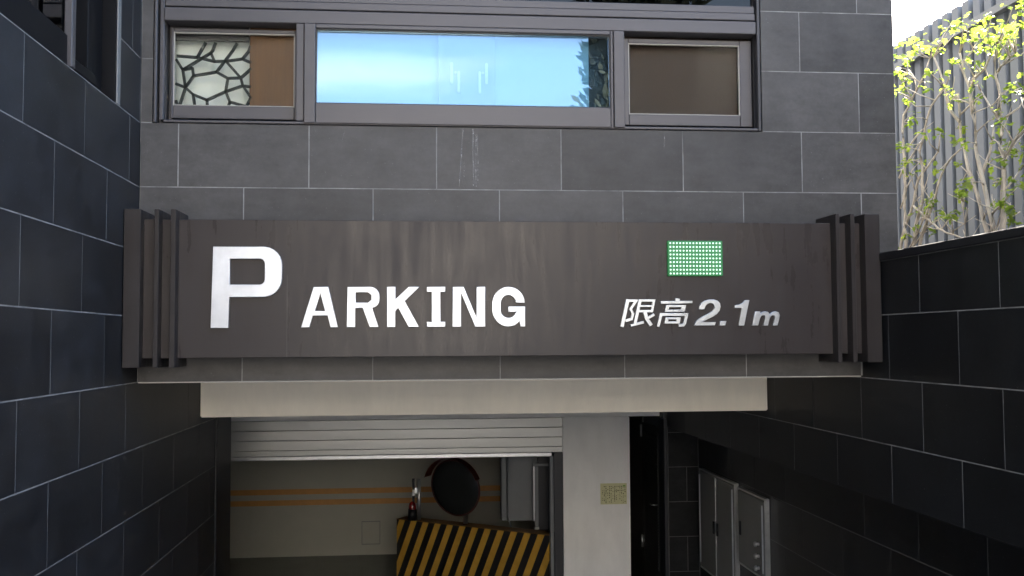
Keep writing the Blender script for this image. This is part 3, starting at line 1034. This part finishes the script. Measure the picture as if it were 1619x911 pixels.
# capital P (drawing units of the lettering, y downwards)
curve_glyph('letter', [[(455, 612), (463, 237), (690, 237)] + arc(695, 322, 87, 85, -85, 0, 6) + arc(695, 385, 87, 85, 0, 85, 6) + [(690, 470), (540, 470), (537, 612)],
                       [(541, 293), (678, 293)] + arc(678, 317, 24, 24, -80, 0, 3) + arc(678, 389, 24, 24, 0, 80, 3) + [(678, 413), (540, 413)]],
            (455, 782, 237, 612), (-.925, -.613, .063, .428), WL, depth=.020)
ZL0, ZL1 = .064, .247
curve_glyph('letter', [[(102, 385), (180, 133), (272, 133), (335, 385), (287, 385), (268, 312), (176, 312), (155, 385)], [(222, 172), (188, 283), (252, 283)]],
            (102, 335, 133, 385), (-.528, -.363, ZL0, ZL1), WL)
curve_glyph('letter', [[(388, 385), (393, 133), (535, 133)] + arc(535, 193, 60, 60, -80, 0, 5) + [(595, 205)] + arc(545, 212, 50, 52, 10, 85, 5) + [(590, 385), (533, 385), (488, 265), (443, 265), (443, 385)],
                       [(445, 167), (522, 167), (543, 185), (543, 214), (522, 232), (445, 232)]], (388, 595, 133, 385), (-.325, -.177, ZL0, ZL1), WL)
curve_glyph('letter', [[(640, 385), (640, 133), (693, 133), (693, 212), (775, 133), (842, 133), (752, 222), (840, 385), (775, 385), (710, 265), (693, 285), (693, 385)]],
            (640, 842, 133, 385), (-.144, .003, ZL0, ZL1), WL)
curve_glyph('letter', [[(888, 133), (1003, 133), (1003, 165), (973, 165), (973, 353), (1003, 353), (1003, 385), (888, 385), (888, 353), (918, 353), (918, 165), (888, 165)]],
            (888, 1003, 133, 385), (.037, .121, ZL0, ZL1), WL)
curve_glyph('letter', [[(1047, 385), (1050, 133), (1118, 133), (1198, 330), (1198, 133), (1252, 133), (1252, 385), (1188, 385), (1102, 170), (1102, 385)]],
            (1047, 1252, 133, 385), (.153, .304, ZL0, ZL1), WL)
curve_glyph('letter', [arc(1395, 235, 100, 102, 0, -90, 8) + arc(1395, 245, 100, 112, -95, -180, 8) + arc(1395, 275, 100, 110, 180, 90, 8) + [(1432, 378), (1463, 352), (1468, 385), (1497, 385), (1497, 258), (1394, 258), (1394, 292), (1446, 292)]
                       + arc(1395, 282, 46, 48, 20, 175, 8) + arc(1395, 238, 46, 53, 185, 355, 10)],
            (1295, 1497, 133, 385), (.335, .488, ZL0, ZL1), WL)
SV = M['silver']
curve_glyph('numeral', [[(328, 655), (335, 622), (350, 600), (378, 582), (410, 575), (445, 575), (475, 585), (494, 606), (498, 635), (490, 665), (470, 692), (435, 716), (390, 738), (355, 758), (460, 758), (450, 787), (290, 787), (298, 760), (315, 740), (350, 716), (400, 690), (435, 668), (450, 643), (447, 620), (432, 606), (410, 605), (390, 615), (378, 632), (372, 655)]],
            (290, 498, 575, 787), (1.283, 1.411, .065, .187), SV)
curve_glyph('decimal_point', [[(500, 752), (547, 752), (537, 787), (490, 787)]], (490, 547, 752, 787), (1.403, 1.438, .065, .086), SV)
curve_glyph('numeral', [[(698, 582), (732, 582), (688, 787), (642, 787), (672, 645), (615, 645), (622, 622), (655, 617), (682, 602)]], (615, 732, 582, 787), (1.478, 1.550, .064, .184), SV)
curve_glyph('letter', [[(785, 668), (825, 668), (820, 690), (838, 672), (862, 667), (886, 673), (897, 692), (915, 674), (942, 667), (968, 676), (977, 700), (972, 730), (957, 787), (918, 787), (936, 722), (935, 704), (920, 700), (905, 710), (895, 730), (882, 787), (845, 787), (860, 722), (858, 704), (845, 700), (830, 710), (820, 730), (806, 787), (758, 787)]],
            (758, 977, 667, 787), (1.561, 1.697, .064, .131), SV)
BBC, TGC = (115, 1420, 255, 750), (.930, 1.277, .061, .192)


def character(parts):
    a = bpy.data.objects.new('character', None)
    return a


def strokes_obj(name, polysets):
    root = None
    for i, ps in enumerate(polysets):
        o = curve_glyph(name if root is None else 'stroke', ps, BBC, TGC, SV, depth=.012 + .0006 * i, bev=.0010, parent=sg if root is None else root)
        if root is None:
            root = o
    return root
strokes_obj('character', [[stroke([(266, 268), (152, 752)], 62)], [stroke([(262, 293), (412, 293), (310, 440), (352, 520), (325, 615), (215, 648)], 46)],
                          [stroke([(485, 275), (385, 690)], 56)], [stroke([(470, 290), (730, 290), (690, 478), (440, 478)], 42)], [stroke([(480, 388), (705, 388)], 32)],
                          [stroke([(305, 730), (540, 672)], 44)], [stroke([(562, 490), (592, 610), (672, 730)], 66)], [stroke([(728, 535), (605, 605)], 46)]])
strokes_obj('character', [[[(945, 370), (1305, 370), (1275, 490), (915, 490)], [(1000, 408), (1218, 408), (1208, 452), (988, 452)]], [stroke([(850, 325), (1418, 318)], 46)], [stroke([(1155, 255), (1143, 315)], 78)],
                          [stroke([(795, 750), (852, 538), (1310, 538), (1272, 690), (1245, 728), (1165, 730)], 52)],
                          [[(935, 588), (1203, 588), (1180, 697), (903, 697)], [(983, 625), (1133, 625), (1123, 660), (973, 660)]]])

led = box('led_display', M['led_bed'], 1.160, 1.424, YP - .016, YP + .001, .297, .463, sg, .003)
bm = bmesh.new()
for i in range(16):
    for j in range(9):
        cx, cz = 1.1725 + i * .01580, .3085 + j * .01785
        bmesh.ops.create_icosphere(bm, subdivisions=1, radius=.0047, matrix=Matrix.Translation((cx, YP - .017, cz)))
o = to_obj('led_lamps', bm, M['led'], led, smooth=True)
o['kind'] = 'stuff'

# ------------------------------------------------------------------ inside the garage
pw = empty('striped_wall', (.5, 9.4, FLOOR), 'low wall with yellow and black hazard stripes inside the entrance', 'wall')
A, B = Vector((-.219, 10.0, 0)), Vector((1.17, 9.0, 0))
dirv = (B - A).normalized()
Lw = (B - A).length + .03
bm = bmesh.new()
box_bm(bm, 0, Lw, 0, .16, 0, .76)
bevel_all(bm, .004)
o = to_obj('painted_wall', bm, M['hazard'])
o.location = (A.x, A.y, FLOOR)
o.rotation_euler = (0, 0, math.atan2(dirv.y, dirv.x))
attach(o, pw)
ct = Vector((A.x, A.y, FLOOR + .7602))
bm = bmesh.new(); box_bm(bm, -.002, Lw + .002, -.001, .162, 0, .005)
o = to_obj('cap', bm, simple('cap_brown', (0.20, 0.10, 0.03), .6, var=.2))
o.location = ct; o.rotation_euler = (0, 0, math.atan2(dirv.y, dirv.x)); attach(o, pw)
WT = FLOOR + .7655

mr = empty('traffic_mirror', (.45, 9.62, WT), 'round convex traffic mirror with orange rim on a short pole', 'mirror')
tube('pole', M['galv'], [(.448, 9.66, WT - .001), (.448, 9.66, -1.20)], .022, mr, 12)
tube('bracket', M['galv'], [(.448, 9.66, -1.45), (.40, 9.60, -1.42)], .012, mr)
mc = Vector((.346, 9.57, -1.40))
mn = Vector((-.55, -.80, -.12)).normalized()       # faces out towards the ramp
q = mn.to_track_quat('Z', 'Y').to_matrix().to_4x4()


def lathe(name, mat, prof, parent, mtx, n=40):
    bm = bmesh.new()
    rings = []
    for r, z in prof:
        if r < 1e-5:
            rings.append([bm.verts.new(mtx @ Vector((0, 0, z)))])
        else:
            rings.append([bm.verts.new(mtx @ Vector((r * math.cos(2 * math.pi * k / n), r * math.sin(2 * math.pi * k / n), z))) for k in range(n)])
    for a, b in zip(rings, rings[1:]):
        for k in range(n):
            if len(a) == 1 and len(b) == 1: continue
            if len(a) == 1: bm.faces.new((a[0], b[k], b[(k + 1) % n]))
            elif len(b) == 1: bm.faces.new((a[k], a[(k + 1) % n], b[0]))
            else: bm.faces.new((a[k], a[(k + 1) % n], b[(k + 1) % n], b[k]))
    return to_obj(name, bm, mat, parent, smooth=True)
mt = Matrix.Translation(mc) @ q @ Matrix.Scale(1.17, 4)
lathe('face', M['mirror'], [(0, .045), (.08, .040), (.15, .028), (.205, .010), (.222, 0)], mr, mt)
lathe('rim', M['mirror_rim'], [(.222, .004), (.229, .008), (.236, 0), (.232, -.012), (.215, -.022), (.12, -.04), (0, -.045)], mr, mt)
bm = bmesh.new()                                   # hood over the upper third
up = (mt.to_3x3().inverted() @ Vector((0, 0, 1)))
a0 = math.atan2(up.y, up.x)
ra, rb = [], []
for k in range(15):
    t_ = a0 + R(-70 + 10 * k)
    ra.append((.250 * math.cos(t_), .250 * math.sin(t_), -.01)); rb.append((.262 * math.cos(t_), .262 * math.sin(t_), .075))
va = [bm.verts.new(mt @ Vector(p)) for p in ra]; vb = [bm.verts.new(mt @ Vector(p)) for p in rb]
for k in range(14):
    bm.faces.new((va[k], va[k + 1], vb[k + 1], vb[k]))
bmesh.ops.solidify(bm, geom=bm.faces[:], thickness=.004)
to_obj('hood', bm, M['hood'], mr, smooth=True)

sp_ = empty('signal_post', (-.02, 9.93, WT), 'thin steel signal post with a red lamp on the striped wall', 'signal')
tube('post', M['galv'], [(.003, 9.93, WT - .001), (.003, 9.93, -1.362)], .019, sp_, 12)
box('lamp_bar', M['black'], -.066, -.040, 9.91, 9.94, -1.66, -1.352, sp_, .004)
box('lamp_bracket', M['galv'], -.040, -.012, 9.92, 9.93, -1.50, -1.44, sp_, .002)
box('reflector', M['white'], -.064, -.042, 9.905, 9.909, -1.52, -1.46, sp_)
lathe('red_lamp', M['red'], [(0, .075), (.018, .070), (.030, .055), (.036, .03), (.038, 0), (.038, -.002)], sp_, Matrix.Translation((-.062, 9.90, -1.645)), 20)
lathe('lamp_base', M['black'], [(0, -.002), (.042, -.002), (.042, -.11), (0, -.11)], sp_, Matrix.Translation((-.062, 9.90, -1.645)), 20)

eb = empty('electrical_box', (.98, 10.2, -1.74), 'grey electrical box hanging behind the shutter guide', 'box')
box('cover', M['equip'], .845, 1.145, 9.62, 9.80, -1.735, -.95, eb, .006)
box('side_panel', M['equip'], .795, .842, 9.64, 9.80, -1.735, -.95, eb, .004)
tube('conduit', M['equip'], [(.855, 9.60, -1.0), (.855, 9.60, -1.69), (.875, 9.60, -1.76), (.895, 9.60, -1.86)], .009, eb)
box('hanger', M['equip'], .90, .95, 9.68, 9.74, -.951, -.146, eb)
cr = empty('chain_drive', (1.12, 9.4, -1.78), 'vertical shiny chain guide beside the electrical box', 'guide')
box('channel', M['galv'], 1.078, 1.090, 9.40, 9.43, -1.70, -1.19, cr, .002)
box('channel', M['equip'], 1.093, 1.125, 9.41, 9.44, -1.76, -1.19, cr, .003)
box('top_arm', M['equip'], 1.078, 1.30, 9.41, 9.43, -1.189, -1.165, cr, .003)
box('backing', M['navy'], 1.126, 1.31, 9.45, 9.5, -1.80, -.95, cr, .004)
box('foot', M['galv'], 1.085, 1.13, 9.40, 9.45, -1.78, -1.7605, cr, .002)

# notice on the pillar
nt_ = empty('paper_notice', (1.745, 8.893, -1.47), 'small yellowish printed notice taped to the white pillar', 'notice')
box('sheet', M['paper'], 1.625, 1.865, 8.8945, 8.8962, -1.474, -1.288, nt_)
bm = bmesh.new()
random.seed(5)
for c_ in range(14):
    x = 1.640 + c_ * .0158
    z = -1.312
    while z > -1.455:
        h = random.uniform(.004, .010)
        if random.random() < .72 and not (c_ >= 8 and z < -1.33 and random.random() < .35):
            box_bm(bm, x, x + random.uniform(.004, .009), 8.8935, 8.8943, z - h, z)
        z -= h + random.uniform(.003, .012)
box_bm(bm, 1.752, 1.845, 8.8935, 8.8943, -1.352, -1.349)
box_bm(bm, 1.752, 1.755, 8.8935, 8.8943, -1.44, -1.3525)
o = to_obj('printed_lines', bm, M['ink'], nt_)
o['kind'] = 'stuff'
box('green_mark', M['ink_green'], 1.83, 1.850, 8.8926, 8.8934, -1.318, -1.306, nt_)

# ------------------------------------------------------------------ corrugated fence
XFN = 3.30
fn = empty('corrugated_fence', (XFN, 5, .30), 'grey corrugated metal fence behind the shrubs', 'fence')
prof = [(0, 0), (.070, 0), (.078, .045), (.108, .045), (.118, 0)]
FP = .118
for s_ in range(14):
    y0 = -1.0 + s_ * FP * 9
    bm = bmesh.new()
    pts = []
    for c_ in range(9):
        for (dy, dx) in prof[:-1]:
            pts.append((y0 + c_ * FP + dy, XFN + dx))
    pts.append((y0 + 9 * FP - .001, XFN))
    lo = [bm.verts.new((x, y, .02)) for y, x in pts]
    hi = [bm.verts.new((x, y, 2.04)) for y, x in pts]
    lo2 = [bm.verts.new((x + .002, y, .02)) for y, x in pts]
    hi2 = [bm.verts.new((x + .002, y, 2.04)) for y, x in pts]
    for i in range(len(pts) - 1):
        bm.faces.new((lo[i], lo[i + 1], hi[i + 1], hi[i])); bm.faces.new((lo2[i], hi2[i], hi2[i + 1], lo2[i + 1]))
        bm.faces.new((hi[i], hi[i + 1], hi2[i + 1], hi2[i]))
    to_obj('sheet', bm, M['fence'], fn)
box('rail', M['rail'], XFN - .045, XFN - .002, -1.0, 13.2, 1.84, 1.885, fn)
for i in range(6):
    box('post', M['rail'], XFN + .036, XFN + .09, -.5 + i * 2.6, -.44 + i * 2.6, .05, 2.0, fn)

# ------------------------------------------------------------------ shrubs in the planter
STEMS = {
'M':[
 ([(2.86, 4.745, 0.531), (2.856, 4.795, 0.672), (2.852, 4.849, 0.808), (2.849, 4.904, 0.94), (2.845, 4.941, 1.047), (2.841, 4.94, 1.128), (2.837, 4.943, 1.292)],0.013,0.006),
 ([(2.86, 4.972, 1.144), (2.841, 5.046, 1.239), (2.822, 5.044, 1.35), (2.803, 5.056, 1.439), (2.784, 5.076, 1.524)],0.009,0.004),
 ([(2.86, 4.969, 1.182), (2.852, 4.846, 1.211), (2.843, 4.73, 1.231)],0.006,0.003),
 ([(2.86, 4.991, 1.259), (2.819, 5.01, 1.305)],0.005,0.003),
 ([(2.86, 4.695, 0.531), (2.856, 4.697, 0.579), (2.852, 4.733, 0.715), (2.848, 4.785, 0.882), (2.844, 4.805, 0.982), (2.84, 4.8, 1.117), (2.836, 4.816, 1.153), (2.832, 4.82, 1.261), (2.828, 4.861, 1.363), (2.825, 4.87, 1.429), (2.821, 4.889, 1.491)],0.014,0.005),
 ([(2.86, 4.865, 1.298), (2.854, 4.812, 1.337), (2.848, 4.706, 1.36), (2.842, 4.646, 1.408)],0.009,0.004),
 ([(2.86, 4.932, 1.447), (2.893, 4.881, 1.511), (2.927, 4.882, 1.565)],0.005,0.003),
 ([(2.86, 4.794, 0.815), (2.878, 4.74, 0.932), (2.896, 4.74, 1.0), (2.914, 4.749, 1.087)],0.01,0.004),
 ([(2.86, 4.744, 0.537), (2.881, 4.624, 0.577), (2.902, 4.537, 0.61)],0.004,0.003),
 ([(2.86, 4.955, 0.527), (2.838, 4.927, 0.667), (2.816, 4.871, 0.751)],0.004,0.002),
],
'R':[
 ([(2.74, 4.426, 0.501), (2.74, 4.411, 0.682), (2.741, 4.39, 0.843), (2.741, 4.423, 0.898), (2.741, 4.411, 1.028), (2.742, 4.446, 1.048), (2.742, 4.411, 1.149), (2.743, 4.448, 1.25), (2.743, 4.451, 1.322), (2.743, 4.429, 1.398)],0.015,0.005),
 ([(2.74, 4.382, 0.842), (2.729, 4.354, 0.851), (2.719, 4.285, 0.898), (2.708, 4.194, 0.927), (2.697, 4.107, 0.959)],0.008,0.004),
 ([(2.74, 4.503, 0.598), (2.701, 4.355, 0.626)],0.006,0.005),
 ([(2.74, 4.432, 1.045), (2.708, 4.437, 1.094), (2.677, 4.465, 1.183)],0.007,0.003),
 ([(2.74, 4.421, 1.264), (2.717, 4.321, 1.278), (2.694, 4.206, 1.289)],0.006,0.003),
 ([(2.74, 4.4, 0.695), (2.774, 4.393, 0.73), (2.808, 4.384, 0.783)],0.006,0.003),
 ([(2.74, 4.407, 1.027), (2.76, 4.352, 1.051), (2.779, 4.323, 1.069), (2.799, 4.303, 1.123)],0.006,0.003),
],
'L':[
 ([(2.93, 5.796, 0.552), (2.935, 5.746, 0.669), (2.94, 5.641, 0.807), (2.945, 5.592, 0.937), (2.95, 5.499, 0.991), (2.956, 5.372, 1.066)],0.012,0.005),
 ([(2.93, 5.733, 0.535), (2.934, 5.73, 0.951), (2.939, 5.751, 1.26), (2.943, 5.743, 1.36), (2.947, 5.585, 1.472), (2.951, 5.605, 1.55), (2.956, 5.701, 1.63)],0.012,0.005),
 ([(2.93, 5.623, 0.785), (2.905, 5.304, 0.614), (2.881, 5.016, 0.53)],0.007,0.005),
 ([(2.93, 5.567, 0.538), (2.927, 5.526, 0.609), (2.924, 5.36, 0.807), (2.92, 5.286, 0.912), (2.917, 5.197, 0.977), (2.914, 5.06, 1.021)],0.011,0.004),
 ([(2.93, 5.64, 0.538), (2.932, 5.615, 0.654), (2.933, 5.525, 0.798), (2.935, 5.52, 0.951), (2.936, 5.548, 1.105), (2.938, 5.461, 1.266), (2.94, 5.41, 1.335), (2.941, 5.263, 1.408)],0.012,0.005),
 ([(2.93, 5.636, 0.545), (2.949, 5.495, 0.65), (2.967, 5.336, 0.689)],0.006,0.004),
 ([(2.93, 5.693, 1.132), (2.973, 5.587, 1.234)],0.007,0.004),
 ([(2.93, 5.793, 0.98), (2.96, 5.757, 1.063), (2.991, 5.605, 1.185)],0.007,0.004),
 ([(2.93, 5.702, 0.532), (2.905, 5.544, 0.61), (2.88, 5.405, 0.686), (2.856, 5.298, 0.769)],0.006,0.003),
 ([(2.93, 5.553, 1.464), (2.938, 5.469, 1.536), (2.947, 5.423, 1.62)],0.006,0.003),
 ([(2.93, 5.783, 0.791), (2.944, 5.741, 0.902), (2.957, 5.702, 0.954)],0.006,0.004),
],
}
CL = [('L', 2.911, 5.486, 1.706, 0.057),('L', 2.833, 5.225, 1.634, 0.045),('L', 2.904, 5.231, 1.621, 0.045),('L', 2.811, 5.399, 1.627, 0.046),('L', 3.014, 5.9, 1.758, 0.04),('M', 2.928, 5.059, 1.675, 0.071),('M', 2.851, 4.806, 1.57, 0.06),('M', 2.792, 4.55, 1.561, 0.045),('M', 2.938, 4.873, 1.554, 0.069),('R', 2.737, 4.42, 1.391, 0.067),('R', 2.812, 4.443, 1.442, 0.068),('R', 2.804, 4.365, 1.361, 0.047),('R', 2.722, 4.261, 1.519, 0.046),('R', 2.699, 4.176, 1.403, 0.045),('R', 2.744, 4.386, 1.332, 0.039),('M', 2.823, 4.754, 1.395, 0.033),('M', 2.759, 4.844, 1.442, 0.025),('L', 2.863, 5.612, 1.513, 0.043),('L', 2.985, 5.836, 1.519, 0.03),('L', 2.8, 5.409, 1.366, 0.027),('L', 2.801, 5.174, 1.48, 0.036),('L', 2.94, 5.469, 1.469, 0.023),('M', 2.787, 4.956, 1.388, 0.026),('M', 2.848, 4.683, 1.305, 0.021),('R', 2.713, 4.262, 1.129, 0.03),('R', 2.682, 4.156, 1.072, 0.03),('L', 3.029, 5.859, 1.333, 0.03),('L', 2.837, 5.417, 1.267, 0.023),('L', 2.889, 5.695, 1.607, 0.029),('M', 2.769, 4.742, 1.608, 0.05),('M', 2.872, 5.047, 1.702, 0.044),('L', 2.856, 5.431, 1.705, 0.056),('R', 2.685, 4.287, 1.424, 0.046),('R', 2.779, 4.284, 1.522, 0.039),('M', 2.797, 4.617, 1.414, 0.049),('M', 2.854, 4.631, 1.501, 0.058),('L', 3.007, 5.807, 1.308, 0.024),('L', 2.814, 5.536, 1.125, 0.023),('L', 2.805, 5.448, 1.108, 0.018),('L', 2.845, 5.29, 1.148, 0.031),('M', 2.904, 5.094, 1.055, 0.031),('M', 2.868, 4.942, 1.102, 0.021),('M', 2.777, 4.749, 0.992, 0.021),('L', 2.869, 5.614, 1.045, 0.028),('L', 2.833, 5.185, 0.911, 0.031),('L', 2.9, 5.582, 0.966, 0.019),('L', 2.8, 5.18, 0.748, 0.035),('L', 2.957, 5.361, 0.733, 0.036),('L', 3.005, 5.613, 0.741, 0.024),('M', 2.949, 5.286, 0.682, 0.022),('M', 2.896, 5.035, 0.839, 0.043),('M', 2.95, 5.117, 0.805, 0.026),('M', 2.724, 4.657, 0.776, 0.024),('R', 2.669, 4.328, 0.811, 0.03),('R', 2.832, 4.424, 0.882, 0.027),('R', 2.786, 4.393, 0.741, 0.042),('R', 2.699, 4.235, 0.681, 0.033),('R', 2.826, 4.522, 0.628, 0.016),('R', 2.749, 4.336, 0.602, 0.015),('R', 2.796, 4.551, 0.753, 0.02),('L', 2.86, 5.593, 0.608, 0.014),('L', 2.836, 5.415, 0.647, 0.018),]
names = {'L': 'multi stemmed shrub growing against the corner of the building', 'M': 'forked pale trunked shrub in the middle of the planter',
         'R': 'shrub with a dark knotted trunk at the right end of the planter'}
leaf_pts = [(0, 0), (.16, .10), (.30, .34), (.16, .42), (.36, .66), (.14, .72), (0, 1), (-.14, .72), (-.36, .66), (-.16, .42), (-.30, .34), (-.16, .10)]


def leaf(bm, tone, p, d, n, s, tv):
    d = d.normalized()
    sx = d.cross(n).normalized()
    up_ = sx.cross(d)
    vs = []
    cu_, cv_ = random.uniform(-.1, .7), random.uniform(-.1, .45)
    for (u, v) in leaf_pts:
        w = p + d * (v * s) + sx * (u * s) + up_ * (s * (cu_ * abs(u) - cv_ * v * v))
        vs.append(bm.verts.new(w))
    c = bm.verts.new(p + d * (.45 * s) - up_ * (.02 * s))
    for i in range(len(vs)):
        f = bm.faces.new((c, vs[i], vs[(i + 1) % len(vs)]))
        f.smooth = True
        for lp in f.loops:
            lp[tone] = (tv, tv, tv, 1)


random.seed(21)
for key, stems in STEMS.items():
    base = stems[0][0][0]
    sb = empty('shrub', (base[0], base[1], .33), names[key], 'shrub', 'shrubs in the planter')
    bm = bmesh.new()
    nodes = []
    for pts, r0, r1 in stems:
        P_ = [Vector(p) for p in pts]
        if P_[0].z < .62:
            P_.insert(0, Vector((P_[0].x + random.uniform(-.02, .02), P_[0].y, .30)))
        # subdivide with a little wobble
        Q = [P_[0]]
        for a, b in zip(P_, P_[1:]):
            n_ = max(1, int((b - a).length / .05))
            for i in range(1, n_ + 1):
                j = .0 if i == n_ else .0045
                Q.append(a.lerp(b, i / n_) + Vector((random.uniform(-j, j), random.uniform(-j, j), random.uniform(-j, j))))
        rad = [(r0 + (r1 - r0) * i / (len(Q) - 1)) * random.uniform(.88, 1.14) for i in range(len(Q))]
        tube_bm(bm, Q, rad, 7)
        nodes += Q[len(Q) // 3:]
    twig = []
    for _ in range(17):
        a = random.choice(nodes)
        c = a + Vector((random.uniform(-.08, .08), random.uniform(-.12, .12), random.uniform(0, .12)))
        tube_bm(bm, [a, a.lerp(c, .5) + Vector((0, 0, .01)), c], [.004, .003, .002], 5)
        twig.append((c, random.uniform(.015, .032)))
    for k, x, y, z, r in CL:
        if k != key:
            continue
        c = Vector((x, y, z))
        nb = min(nodes, key=lambda n: (n - c).length)
        mid = nb.lerp(c, .5) + Vector((random.uniform(-.03, .03), random.uniform(-.03, .03), random.uniform(-.02, .03)))
        tube_bm(bm, [nb, mid, c], [.0045, .003, .002], 5)
        twig.append((c, r))
    for _ in range(26):                                  # bare side twigs
        a = random.choice(nodes)
        d = Vector((random.uniform(-.6, .6), random.uniform(-1, 1), random.uniform(.1, 1.2))).normalized()
        l_ = random.uniform(.06, .2)
        b = a + d * l_ * .5
        tube_bm(bm, [a, b, b + (d + Vector((random.uniform(-.3, .3), random.uniform(-.3, .3), .2))) * l_ * .4], [.004, .0026, .0015], 5)
    to_obj('trunk', bm, M['bark'], sb, smooth=True)
    bm = bmesh.new()
    tone = bm.loops.layers.color.new('tone')
    for c, r in twig:
        n_ = int(4 + (r / .028) ** 2 * (2.1 if c.z > 1.3 else 3.2))
        for _ in range(n_):
            v = Vector((random.gauss(0, 1), random.gauss(0, 1), random.gauss(0, .8)))
            p = c + v * r * .62
            d = Vector((random.uniform(-1, 1), random.uniform(-1, 1), random.uniform(-.7, .4)))
            n = Vector((random.uniform(-.6, .6), random.uniform(-.6, .6), 1)).normalized()
            leaf(bm, tone, p, d, n, random.choice((.022, .030, .038, .046, .056)) * random.uniform(.85, 1.15), min(1, max(0, random.gauss(.55, .25))))
    o = to_obj('crown', bm, M['leaf'], sb)
    o['kind'] = 'stuff'
